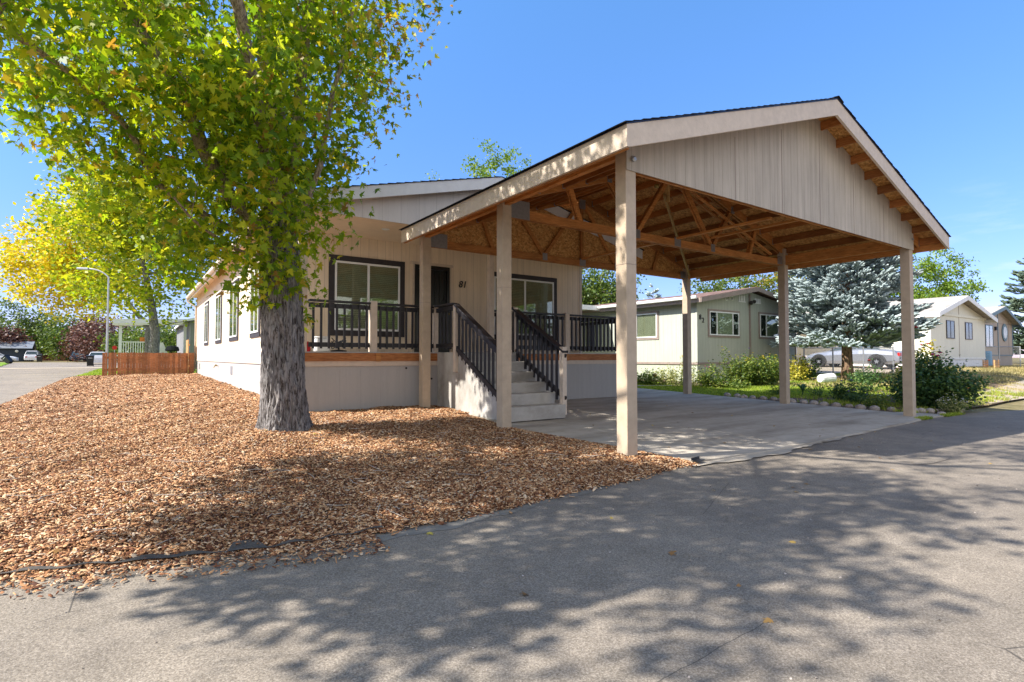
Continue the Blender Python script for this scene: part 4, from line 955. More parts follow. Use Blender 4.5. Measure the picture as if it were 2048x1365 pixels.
PL = np.concatenate([cluster_leaves(EP[isl], 42, .21, .75), cluster_leaves(EP[~isl], 46, .215, .8)])
# thin leaves out at the crown edge on the right, dense inside
turn = (((PL[:, :2] - [TX, TY]) @ VL) < -.75) & (PL[:, 2] > 3.9) & (rng.random(len(PL)) < np.clip((-((PL[:, :2] - [TX, TY]) @ VL) - .6) / 1.3, 0, .8))
np_inst('crown', LEAF5V, [tuple(range(14))], leaf_mats((~turn).sum(), .096, .75, .75, .38), PL[~turn], M_LEAF, mp_)
tl = np_inst('crown', LEAF5V, [tuple(range(14))], leaf_mats(turn.sum(), .078, .9, .9, .4), PL[turn], M_LEAFT, mp_); tl['label'] = 'leaves turning yellow and brown on the house side of the crown'

# ------------------------------------------------------------------ other broad-leaved trees
def crown_tree(name, label, x, y, h, ells, mat, n, ls, ncl, trunk_r=.22, fork=.35, bark=None, group=None, thresh=-.2, clus=.5, cat='tree', limbs=9, seed=0, droop=.3):
    z0 = gz(x, y); e = thing(name, (x, y, z0), label, cat, group)
    cl = []
    tries = 0
    wts = np.array([a[3] * a[4] * a[5] for a in ells]); wts = wts / wts.sum()
    while len(cl) < ncl and tries < ncl * 60:
        tries += 1
        c = ells[rng.choice(len(ells), p=wts)]; v = rng.normal(0, 1, 3); v /= np.linalg.norm(v); r = rng.random() ** .42
        p = np.array([x + c[0] + v[0] * r * c[3], y + c[1] + v[1] * r * c[4], z0 + c[2] + v[2] * r * c[5]])
        if mn.noise(Vector(p) * (1.6 / max(c[3], 1.5)) + Vector((seed, 1.3, 7))) < thresh: continue
        cl.append(p)
    cl = np.array(cl); s = Skel(); top = z0 + h * .62
    s.limb([(x, y, z0 - .1), (x + rng.normal(0, .1), y, z0 + h * fork), (x + ells[0][0] * .6, y + ells[0][1] * .6, top)], trunk_r, trunk_r * .3, None, .5)
    far_ = cl[rng.choice(len(cl), min(len(cl), limbs * 8), replace=False)]
    s.reach(far_, np.array([x, y, z0 + h * fork]), .8, .08)
    s.mesh('trunk', bark or M_LIMB, e, .02 * trunk_r / .22)
    Q = np.repeat(cl, n // len(cl) + 1, axis=0)[:n]; Q = Q + rng.normal(0, 1, Q.shape) * clus * np.array([1, 1, .7])
    np_inst('crown', RHO, [(0, 1, 2, 3)], leaf_mats(len(Q), ls, .7, droop, .35), Q, mat, e)
    return e
x, y = .94, 39.6
# second maple behind the fence: greener low and right
e = crown_tree('maple_tree', 'yellow green maple with a dark trunk rising behind the low cedar fence', x, y, 12, [(-1.2, 0, 7.6, 4.4, 4.5, 4.2), (1.6, 0, 6.4, 3.4, 3.5, 3.6), (-2.2, 1.2, 10.2, 3.4, 4, 3.2), (.6, 0, 10.4, 3.2, 3, 3)], m_leaf('lime_leaf', [(0, (.14, .22, .012)), (.4, (.30, .38, .02)), (.8, (.52, .52, .03)), (1, (.66, .56, .04))], .48), 20000, .24, 420, .34, .22, M_BARK, thresh=-.16, clus=.42, seed=4)
x, y = at(296, 43)
crown_tree('maple_tree', 'golden yellow maple whose crown spreads left above the street lamp', x, y, 13, [(-5.2, 3.6, 8.4, 4.4, 4.2, 4.4), (-4.0, 2.6, 12.2, 3.0, 3.2, 3.0), (-7.0, 5, 7.4, 2.9, 2.7, 2.8), (-2.6, 2.0, 7.0, 3.2, 3, 3.4)], M_LEAFY, 22000, .25, 440, .26, .25, M_BARK, thresh=-.16, clus=.45, seed=9)
GB = 'trees at the far end of the street'
for i, (px, D, top, r, mat, lab) in enumerate([
    (35, 96, 598, 5.2, M_LEAFG, 'dark green round tree above the navy shed at the far left'), (92, 100, 622, 5.5, M_LEAFG, 'dark green tree behind the far wooden fence'),
    (150, 92, 628, 5.0, M_LEAFG, 'dark green tree above the parked dark car'), (4, 84, 655, 2.6, M_LEAFP, 'maroon leaved tree at the left picture edge'),
    (222, 78, 628, 4.6, M_LEAFP, 'maroon leaved tree behind the lamp post'), (190, 88, 640, 3.2, M_LEAFP, 'smaller maroon tree left of the lamp post'),
    (300, 74, 640, 5.0, M_LEAFG, 'dark green tree behind the white porch railing'), (352, 70, 648, 4.2, M_LEAFG, 'dark green tree seen through the right end of the white porch')]):
    x, y = at(px, D); z0 = gz(x, y); h = zat(top, D) - z0
    crown_tree('background_tree', lab, x, y, h, [(0, 0, h * .52, r, r, h * .46), (r * .45, 0, h * .38, r * .75, r * .7, h * .34), (-r * .45, .3, h * .36, r * .7, r * .7, h * .33)], mat, 6500, .40 if D > 80 else .34, 200, .25, .2, None, GB, -.25, .6, seed=i * 3)
GR = 'trees behind the roofs'
for i, (px, D, top, r, mat, n, ls, lab) in enumerate([
    (990, 46, 278, 3.8, M_LEAFB, 14000, .22, 'tall bright green feathery tree rising behind the main roof'), (868, 52, 325, 1.9, M_LEAFB, 3600, .22, 'small bright tree tip left of the tall feathery tree'),
    (1190, 38, 485, 2.9, M_LEAFG, 11000, .20, 'green tree seen beyond the right end of the house'), (1462, 50, 500, 4.2, M_LEAFG, 9000, .24, 'dark green tree above the left end of the sage house roof'),
    (1560, 52, 485, 4.8, M_LEAFO, 11000, .24, 'green and orange turning tree above the sage house ridge'), (1665, 56, 495, 4.2, M_LEAFO, 8000, .24, 'turning tree behind the blue spruce'),
    (1765, 60, 480, 3.8, M_LEAFB, 8000, .26, 'light green tree between spruce and right post'), (1882, 56, 495, 3.2, M_LEAFB, 11000, .24, 'drooping green tree above the cream house roof'),
    (1850, 50, 585, 1.5, M_LEAFB, 4000, .2, 'low bright green tree tip over the cream roof')]):
    x, y = at(px, D); z0 = gz(x, y); h = zat(top, D) - z0
    crown_tree('background_tree', lab, x, y, h, [(0, 0, h * .66, r, r, h * .34), (r * .3, 0, h * .45, r * .85, r * .85, h * .28), (-r * .35, .2, h * .48, r * .7, r * .7, h * .26)], mat, n, ls, 230, .22, .25, None, GR, -.2, .36, seed=i * 5 + 1, droop=.8 if i in (0, 1, 7) else .3)

# ------------------------------------------------------------------ spruces
def spruce(name, label, x, y, h, rmax, zb, mat, nsh, sl, group=None, tr=.14, bark=None, dz=.0, power=.9):
    z0 = gz(x, y); e = thing(name, (x, y, z0), label, 'tree', group)
    tk = MB(); npt = 14
    tk.tube([(x + .015 * math.sin(i * 2.1), y, z0 - .1 + (h + .1) * i / npt) for i in range(npt + 1)], [tr * (1.35 if i == 0 else 1) * (1 - i / (npt + 1.0)) for i in range(npt + 1)], 12)
    br = []; pos = []; dirs = []; sc = []
    nb = int(nsh / 42)
    for b in range(nb):
        u = rng.random() ** 1.25; zz = z0 + zb + (h - zb) * u; a = rng.uniform(0, 2 * PI)
        L = rmax * (1 - u) ** power * rng.uniform(.82, 1.08) + .12
        rise = rng.uniform(-.10, .18) + .35 * u; dv = np.array([math.cos(a), math.sin(a), rise]); dv /= np.linalg.norm(dv)
        p0 = np.array([x, y, zz]); pts = []
        for k in range(5):
            t = k / 4; q = p0 + dv * L * t; q[2] -= .10 * L * t * (1 - t) * 2 - .04 * L * t * t; pts.append(q)
        br.append((pts, L))
        side = np.array([-dv[1], dv[0], 0])
        ns = int(max(8, 42 * (L / rmax) * 1.35))
        for k in range(ns):
            t = 1 - rng.random() ** 1.5 * .8; base = p0 + dv * L * t; base[2] -= .2 * L * t * (1 - t)
            w = (1 - t) * L * .55 + .05; s_ = rng.uniform(-1, 1)
            pos.append(base + side * s_ * w + np.array([0, 0, rng.normal(.0, .04) - abs(s_) * .05]))
            d = dv * rng.uniform(.6, 1.2) + side * s_ * rng.uniform(.5, 1.1) + np.array([0, 0, rng.uniform(-.15, .6)]); dirs.append(d / np.linalg.norm(d)); sc.append(rng.uniform(.75, 1.25) * (1 - .35 * u))
    for pts, L in br[::2]: tk.tube(pts, [.022 * L / rmax + .006, .014, .010, .006, .003], 4, cap=False)
    tk.build('trunk', bark or M_SBARK, e, smooth=True, fix=False)
    pos = np.array(pos); D_ = np.array(dirs); ref = rng.normal(0, 1, D_.shape); A = np.cross(D_, ref); A /= np.linalg.norm(A, axis=1)[:, None]; B = np.cross(D_, A)
    sc = np.array(sc) * sl; M = np.stack([A * (sc * .165)[:, None], B * (sc * .165)[:, None], D_ * sc[:, None]], 2)
    tv = [(0, 0, -.08)]; tf = []; rings = [(.55, .08), (1.0, .35), (.95, .65), (.5, .93)]; n = 5
    for r, t in rings:
        for k in range(n): tv.append((r * math.cos(2 * PI * k / n + t * 3), r * math.sin(2 * PI * k / n + t * 3), t))
    tv.append((0, 0, 1.05))
    for k in range(n):
        tf.append((0, 1 + (k + 1) % n, 1 + k))
        for i in range(3): tf.append((1 + i * n + k, 1 + i * n + (k + 1) % n, 1 + (i + 1) * n + (k + 1) % n, 1 + (i + 1) * n + k))
        tf.append((1 + 3 * n + k, 1 + 3 * n + (k + 1) % n, len(tv) - 1))
    np_inst('crown', tv, tf, M, pos, mat, e)
    return e
# needle texture: fine stripes across the shoots
t = NT('blue_spruce_needles'); p = t.pos(); c = t.ramp(t.rnd(), [(0, (.26, .32, .31)), (.5, (.42, .50, .48)), (1, (.64, .71, .68))]); n = t.noise(p, 75, 3, .8)
c = t.mix(1.0, c, t.ramp(n, [(.35, (.35, .40, .42)), (.6, (1.25, 1.25, 1.25))]), 'MULTIPLY'); M_SPR = t.done(t.bsdf(c, .8, t.bump(n, 1.0, .03), .2))
t = NT('dark_spruce_needles'); p = t.pos(); c = t.ramp(t.rnd(), [(0, (.05, .08, .06)), (.5, (.10, .15, .10)), (1, (.20, .25, .16))]); n = t.noise(p, 60, 3, .8)
c = t.mix(1.0, c, t.ramp(n, [(.35, (.35,) * 3), (.6, (1.2,) * 3)]), 'MULTIPLY'); M_SPD = t.done(t.bsdf(c, .8, None, .2))
spruce('blue_spruce', 'silvery blue spruce on the lawn beside the carport', 22.2, 9.65, 9.2, 2.42, 1.50, M_SPR, 20000, .28, tr=.20, power=.72)
x, y = at(1307, 58); spruce('spruce_tree', 'small dark blue spruce poking above the left part of the sage roof', x, y, zat(572, 58) - gz(x, y), 2.3, 1.5, M_SPR, 2200, .5, 'distant spruces', power=.85)
x, y = at(1411, 75); spruce('spruce_tree', 'tiny distant spruce tip just above the sage roof', x, y, zat(570, 75) - gz(x, y), 1.6, 1.5, M_SPD, 900, .6, 'distant spruces')
x, y = at(2078, 46); spruce('spruce_tree', 'dark green spruce at the right picture edge', x, y, 10.5, 3.2, 1.0, M_SPD, 5200, .45, 'distant spruces', power=.75)

# trees across the road behind the viewpoint: they are what the porch windows mirror
for i, (x, y, r_, lab) in enumerate([(-6, -34, 4.6, 'broad green tree across the road, behind and left of the viewpoint'), (9, -36, 5.0, 'tall green tree across the road, behind the viewpoint'), (24, -34, 4.8, 'round green tree across the road, behind and right of the viewpoint'), (39, -32, 4.6, 'green tree across the road opposite the sage house')]):
    crown_tree('roadside_tree', lab, x, y, 9.5, [(0, 0, 5.6, r_, r_ * .8, 3.6), (2.5, 0, 4.2, r_ * .8, 3, 2.6), (-2.6, 0, 4.0, r_ * .8, 3, 2.6)], M_LEAFB, 7000, .36, 220, .25, .2, None, 'trees across the road', -.3, .5, seed=40 + i)

# ------------------------------------------------------------------ neighbouring houses
def gable_house(name, label, x0, x1, y0, y1, zb, zw, zr, mat, trim, roofm, zskirt, over=.4, skirtm=None, fh=.16, xr_=None):
    xm = (x0 + x1) / 2 if xr_ is None else xr_
    e = thing(name, (xm, (y0 + y1) / 2, zb), label, 'house')
    MB().prism([(x0, zskirt), (x1, zskirt), (x1, zw), (xm, zr - .12), (x0, zw)], y0, y1).build('walls', mat, e)
    MB().box(x0 + .03, x1 - .03, y0 + .03, y1 - .03, zb - .3, zskirt).build('skirt', skirtm or mat, e)
    MB().box(x0 - .012, x1 + .012, y0 - .012, y1 + .012, zskirt - .04, zskirt + .04).build('base_trim', trim, e)
    sl = (zr - zw) / (xm - x0)
    r = bpy.data.objects.new('roof', None); COL.objects.link(r); r.location = (xm, y0, zr); r.parent = e; r.matrix_parent_inverse = parent_world(e).inverted()
    for s in (-1, 1):
        xe = x0 - over * .8 if s < 0 else x1 + over * .8; f = lambda q: zr - abs(q - xm) * (zr - zw) / ((xm - x0) if s < 0 else (x1 - xm))
        MB().prism([(xe, f(xe)), (xm, zr), (xm, zr + .05), (xe, f(xe) + .05)], y0 - over, y1 + over).build('roof_slope', roofm, r)
        MB().prism([(xe, f(xe) + .035), (xm, zr + .035), (xm, zr + .035 - fh), (xe, f(xe) + .035 - fh)], y0 - over - .03, y0 - over + .01).build('rake_fascia', trim, r)
        MB().box(xe - .02, xe + .02, y0 - over + .012, y1 + over, f(xe) + .035 - fh, f(xe) + .03).build('eave_fascia', trim, r)
    return e
# sage house number 82
XG, YGp = 16.985, 12.487
gh = gable_house('mobile_home', 'sage green mobile home with brown shingle roof and taupe trim across the lawn', XG, 23.93, YGp, 30, gz(20, 13), 3.43, 4.02, M_GREENSID, M_TAUPE, M_BROWNSH, 1.03, .4, m_plain('sage_skirt', (.42, .45, .35), .8), .17, 20.35)
window(gh, 'x', YGp, 17.70, 19.60, 2.09, 3.00, .075, M_TAUPE, M_VINYL, (.24, .78), 0)
M_CURT = m_plain('curtain', (.62, .63, .52), .8); MB().box(18.17, 19.16, YGp - .02, YGp - .006, 2.14, 2.95).build('curtain', M_CURT, gh)
window(gh, 'x', YGp, 21.08, 22.9, 2.09, 3.04, .075, M_TAUPE, M_VINYL, (.26, .76), 0)
MB().box(21.58, 22.44, YGp - .02, YGp - .006, 2.14, 2.99).build('curtain', M_CURT, gh)
window(gh, 'y', XG, 14.33, 16.1, 2.04, 3.02, .075, M_TAUPE, M_VINYL, (.60,), 20)
MB().box(20.33, 20.40, YGp - .05, YGp - .002, 1.08, 3.80).build('conduit', M_TAUPE, gh)
MB().box(XG - .015, XG + .07, YGp - .016, YGp + .07, 1.08, 3.44).build('corner_trim', M_GREENSID, gh)
MB().box(23.86, 23.945, YGp - .016, YGp + .07, 1.08, 3.44).build('corner_trim', M_TAUPE, gh)
MB().ball((20.28, YGp - .14, 3.44), .09, 8).ball((20.50, YGp - .14, 3.50), .08, 8).box(20.3, 20.45, YGp - .1, YGp - .05, 3.38, 3.5).build('flood_lamp', M_BRONZE, gh)
for (xa, xb, za, zb_) in ((19.62, 20.10, 3.48, 3.72), (20.75, 21.2, 3.48, 3.66)):
    v = MB()
    for k in range(4): v.box(xa + (xb - xa) * k / 4, xa + (xb - xa) * (k + .45) / 4, YGp - .03, YGp - .003, za, zb_)
    v.box(xa - .02, xb - .03, YGp - .034, YGp - .004, za - .03, za); v.build('gable_vent', M_WHITE, gh)
tx = MB(); text(gh, '8', (17.10, YGp - .012, 2.66), .26, M_BLACK, bold=.004); text(gh, '2', (17.27, YGp - .012, 2.55), .26, M_BLACK, bold=.004)
tx.tube(arc(18.80, 3.56, .09, .6, 5.6, YGp - .02), .022, 5).tube([(18.95, YGp - .02, 3.5), (18.98, YGp - .02, 3.64), (19.05, YGp - .02, 3.5)], .02, 5).tube(arc(19.18, 3.57, .075, -2.4, 2.4, YGp - .02), .02, 5).build('gable_ornament', M_WHITE, gh)
MB().tube([(XG - .44, YGp - .3, 3.42), (XG - .44, 29, 3.42)], .06, 6).build('gutter', M_WHITE, gh)
# its flat carport awning behind the main house
aw = thing('awning', (14.5, 22, .5), 'low flat white edged awning on posts beside the sage house', 'awning')
x0, y0 = 13.2, 17.6
MB().box(14.0, 16.9, 17.3, 28, 3.42, 3.47).build('roof_sheet', M_WHITE, aw); MB().box(13.94, 14.0, 17.25, 28.05, 3.30, 3.50).box(14.0, 16.9, 17.22, 17.27, 3.30, 3.50).build('fascia', M_WHITE, aw)
MB().box(14.2, 16.8, 23.5, 23.6, .3, 3.4).build('back_panel', M_TANSID, aw)
for y in (17.5, 22.5): MB().box(14.05, 14.13, y, y + .08, .2, 3.41).build('post', M_TAUPE, aw)
# cream house
XC, YC = 33.67, 10.617
ch = gable_house('mobile_home', 'cream white mobile home with two narrow dark windows right of the spruce', XC, 42.3, YC, 26, gz(38, 12), 3.62, 4.62, M_CREAM, M_WHITE, M_TANSH, 1.2, .5, M_WHITE, .24, 37.6)
M_DGL = m_glass('dark_window_glass', (.3, .32, .3), .0)
window(ch, 'x', YC, 35.86, 37.05, 2.28, 3.26, .0, None, M_BRONZE, (.5,), 0, glass=M_DGL)
window(ch, 'x', YC, 38.8, 39.95, 2.28, 3.26, .0, None, M_BRONZE, (.5,), 0, glass=M_DGL)
MB().box(XC - .1, 42.4, YC - .06, YC - .002, 3.50, 3.64).build('gable_band', M_CREAM, ch)
MB().box(37.83, 37.87, YC - .012, YC - .002, 1.25, 4.3).build('seam', M_TAUPE, ch)
MB().ball((34.7, YC - .1, 3.48), .12, 7, (1.6, .6, .7)).ball((35.1, YC - .1, 3.5), .1, 7, (1.6, .6, .7)).build('nest_lamp', M_PALEWEED, ch)
ca = thing('awning', (32, 21, .7), 'added white lean to roof shading the left side of the cream house behind the spruce', 'awning')  # added roof, put here to shade the cream side wall
MB().prism([(29.8, 3.25), (33.6, 3.42), (33.6, 3.50), (29.8, 3.33)], 15.5, 26).build('roof_sheet', M_WHITE, ca)
for y in (15.6, 20.5, 25.5): MB().box(29.9, 30.0, y, y + .1, .5, 3.26).build('post', M_WHITE, ca)
# tan house with blue trim
XT, YT = 44.2, 11.578
th = gable_house('mobile_home', 'tan mobile home with blue grey trim and a round window at the far right', XT, 52.3, YT, 26, gz(48, 12), 3.72, 4.72, M_TANSID, M_BLUETRIM, M_TANSH, 1.4, .45, M_TANSID, .22, 48.9)
window(th, 'x', YT, 46.2, 47.75, 1.95, 3.42, .0, None, M_BLUETRIM, (.5,), 0)
MB().lathe([(.62, 0), (.62, .05), (.44, .05), (.44, .02), (.001, .02)], (50.35, YT - .06, 3.0), 22, 'y').build('round_window', M_BLUETRIM, th)
MB().lathe([(.43, 0), (.001, .004)], (50.35, YT - .07, 3.0), 20, 'y').build('round_pane', m_plain('round_pane', (.45, .5, .5), .2, .5), th)
MB().box(48.84, 48.96, YT - .03, YT - .002, 1.45, 4.5).box(52.22, 52.33, YT - .03, YT - .002, 1.45, 3.7).build('trim_board', M_BLUETRIM, th)
MB().box(51.35, 51.40, YT - .012, YT - .002, 1.45, 4.0).box(49.0, 52.2, YT - .014, YT - .002, 3.58, 3.62).build('seam', M_TAUPE, th)
MB().box(48.15, 48.4, YT - .12, YT - .01, 3.1, 3.35).build('wall_lamp', M_BLACK, th)

# neighbour across the fence on the left: house and white porch
nh = gable_house('house', 'grey house with shingle roof peeking out behind the main house on the left', 3.6, 14, 49.5, 66, .4, 4.25, 5.7, M_GREYSID, M_WHITE, M_GREYSH, 1.0, .5)
pc = thing('covered_porch', (1.2, 52, .4), 'white covered porch with slatted railing behind the cedar fence', 'porch')
MB().prism([(-1.35, 3.88), (3.9, 4.1), (3.9, 4.4), (-1.35, 4.22)], 51.6, 56).build('porch_roof', M_WHITE, pc)
MB().prism([(-1.4, 3.72), (3.9, 3.95), (3.9, 4.13), (-1.4, 3.90)], 51.5, 51.62).build('fascia', M_CREAM, pc)
MB().box(-1.1, 3.9, 51.7, 56, 1.35, 1.45).build('floor', M_WHITE, pc)
for x in (-1.0, 3.3): MB().box(x, x + .2, 51.75, 51.95, .4, 3.85).build('post', M_WHITE, pc)
rl = MB().box(-.8, 1.45, 51.8, 51.88, 2.42, 2.50).box(-.8, 1.45, 51.8, 51.88, 1.55, 1.62)
for k in range(15): rl.box(-.72 + k * .155, -.66 + k * .155, 51.82, 51.86, 1.62, 2.42)
rl.build('railing', M_WHITE, pc)
MB().prism([(1.55, 1.2), (1.9, 1.2), (1.9, 2.45), (1.55, 2.45)], 51.8, 51.9).prism([(1.9, 2.45), (2.3, 1.4), (2.3, 1.2), (1.9, 1.2)], 51.8, 51.9).build('gate_panel', M_WHITE, pc)
MB().prism([(3.35, 1.2), (3.9, 1.2), (3.6, 2.4), (3.35, 2.4)], 51.5, 51.6).build('gate_panel', M_WHITE, pc)
sl_ = MB()
for k in range(16):
    t_ = k / 15; sl_.ball((-.7 + 4 * t_, 51.9, 3.62 - .35 * 4 * t_ * (1 - t_)), .035, 6)
sl_.build('string_lights', M_WHITE, pc)
MB().box(.35, .85, 52.0, 52.3, 2.5, 2.85).build('storage_box', M_ORANGE, pc)
b = MB().lathe([(.45, 0), (.5, .1), (.42, .35), (.1, .45)], (2.5, 51.2, 1.75), 14); 
for a in (0, 2.1, 4.2): b.tube([(2.5 + .3 * math.cos(a), 51.2 + .3 * math.sin(a), 1.8), (2.5 + .45 * math.cos(a), 51.2 + .45 * math.sin(a), .5)], .03, 5)
tag(b.build('barbecue', M_BLACK), 'dark rounded barbecue by the white porch steps', 'barbecue')

# ------------------------------------------------------------------ fences
cf = thing('wooden_fence', (.6, 30, .45), 'low reddish cedar picket fence at the end of the mulch bed', 'fence')
n = 32; xa, xb = -1.15, 2.36; r = random.Random(3)
for k in range(n):
    w = (xb - xa) / n; x = xa + k * w; gap = .035 if k in (1, 4, 29) else .004
    h = 1.465 + r.uniform(-.012, .012) - (.0 if k else 0)
    MB().box(x, x + w - gap, 30.0 + r.uniform(0, .008), 30.02 + r.uniform(0, .008), .40 + r.uniform(-.02, .04), h).build('picket', M_CEDAR, cf)
MB().box(xa, xb, 30.035, 30.075, .65, .74).build('rail', M_CEDAR, cf); MB().box(xa, xb, 30.035, 30.075, 1.2, 1.29).build('rail', M_CEDAR, cf)
tf_ = thing('wooden_fence', (2.2, 31, .5), 'tall pale cedar fence panel between the low fence and the rear corner', 'fence')
for k in range(9): MB().box(2.10 + .005 * (k % 2), 2.125 + .005 * (k % 2), 29.92 + k * .145, 30.06 + k * .145, .4, 2.10 + r.uniform(-.012, .012)).build('picket', M_CEDARL, tf_)  # boards coloured paler than the low cedar fence
MB().box(2.13, 2.17, 29.95, 31.2, .8, .89).build('rail', M_CEDARL, tf_); MB().box(2.13, 2.17, 29.95, 31.2, 1.8, 1.89).build('rail', M_CEDARL, tf_)

def chain_link(label, pts, h, sp=.065, group=None, mat=None):
    e = thing('chain_link_fence', (pts[0][0], pts[0][1], gz(*pts[0])), label, 'fence', group); mat = mat or M_STEEL
    for (a, b) in zip(pts, pts[1:]):
        za, zb_ = gz(*a) + .03, gz(*b) + .03; L = math.hypot(b[0] - a[0], b[1] - a[1]); V = []; w = .0035
        def P(u, v):
            t = u / L; return np.array([a[0] + (b[0] - a[0]) * t, a[1] + (b[1] - a[1]) * t, za + (zb_ - za) * t + v])
        nseg = int(L / sp) + int(h / sp) + 2
        for s in (1, -1):
            for k in range(-int(h / sp) - 1, int(L / sp) + 2):
                u0 = k * sp if s > 0 else (k + 1) * sp + h; u1 = u0 + s * h; v0, v1 = 0, h
                lo, hi = 0, L
                ua, ub, va, vb = u0, u1, v0, v1
                if s > 0:
                    if ua < lo: va += (lo - ua); ua = lo
                    if ub > hi: vb -= (ub - hi); ub = hi
                    if ua >= hi or ub <= lo or va >= vb: continue
                else:
                    if ua > hi: va += (ua - hi); ua = hi
                    if ub < lo: vb -= (lo - ub); ub = lo
                    if ua <= lo or ub >= hi or va >= vb: continue
                p, q = P(ua, va), P(ub, vb); V += [p + (0, 0, w), p - (0, 0, w), q - (0, 0, w), q + (0, 0, w)]
        np_mesh('mesh', V, 4, mat, e)
        MB().tube([P(0, h), P(L, h)], .02, 6).build('top_rail', M_STEEL, e)
        MB().tube([P(0, -.1), P(0, h + .03)], .03, 8).build('post', M_STEEL, e)
    MB().tube([P(L, -.1), P(L, h + .03)], .03, 8).build('post', M_STEEL, e)
    return e
chain_link('chain link fence running from the sage house past the silver car', [(24.25, 12.3), (25.35, 11.6), (26.5, 10.85), (27.6, 10.1)], 1.12)
p = [at(1968, 33), at(1998, 33), at(2040, 32)]
chain_link('small chain link pen in front of the tan house', p, 1.2, .06)
b = MB().lathe([(.28, 0), (.30, .1), (.30, .85), (.27, .95), (.001, .95)], (*at(1971, 34), gz(*at(1971, 34))), 18); tag(b.build('barrel', M_BLUEP, smooth=False), 'light blue barrel at the cream house corner', 'barrel')
x, y = at(1982, 29); z = gz(x, y); b = MB()
for k in range(5): b.box(x - .4, x + .4, y - .25, y - .22, z + .02 + k * .09, z + .09 + k * .09); b.box(x - .4, x + .4, y + .22, y + .25, z + .02 + k * .09, z + .09 + k * .09)
b.box(x - .39, x + .39, y - .25, y + .25, z + .005, z + .03)
for q in ((-.4, -.25), (.36, -.25), (-.4, .21), (.36, .21)): b.box(x + q[0], x + q[0] + .04, y + q[1] + .03, y + q[1] + .06, z, z + .48)
tag(b.build('wooden_crate', M_CEDARL), 'orange brown slatted crate in front of the wire pen', 'crate')

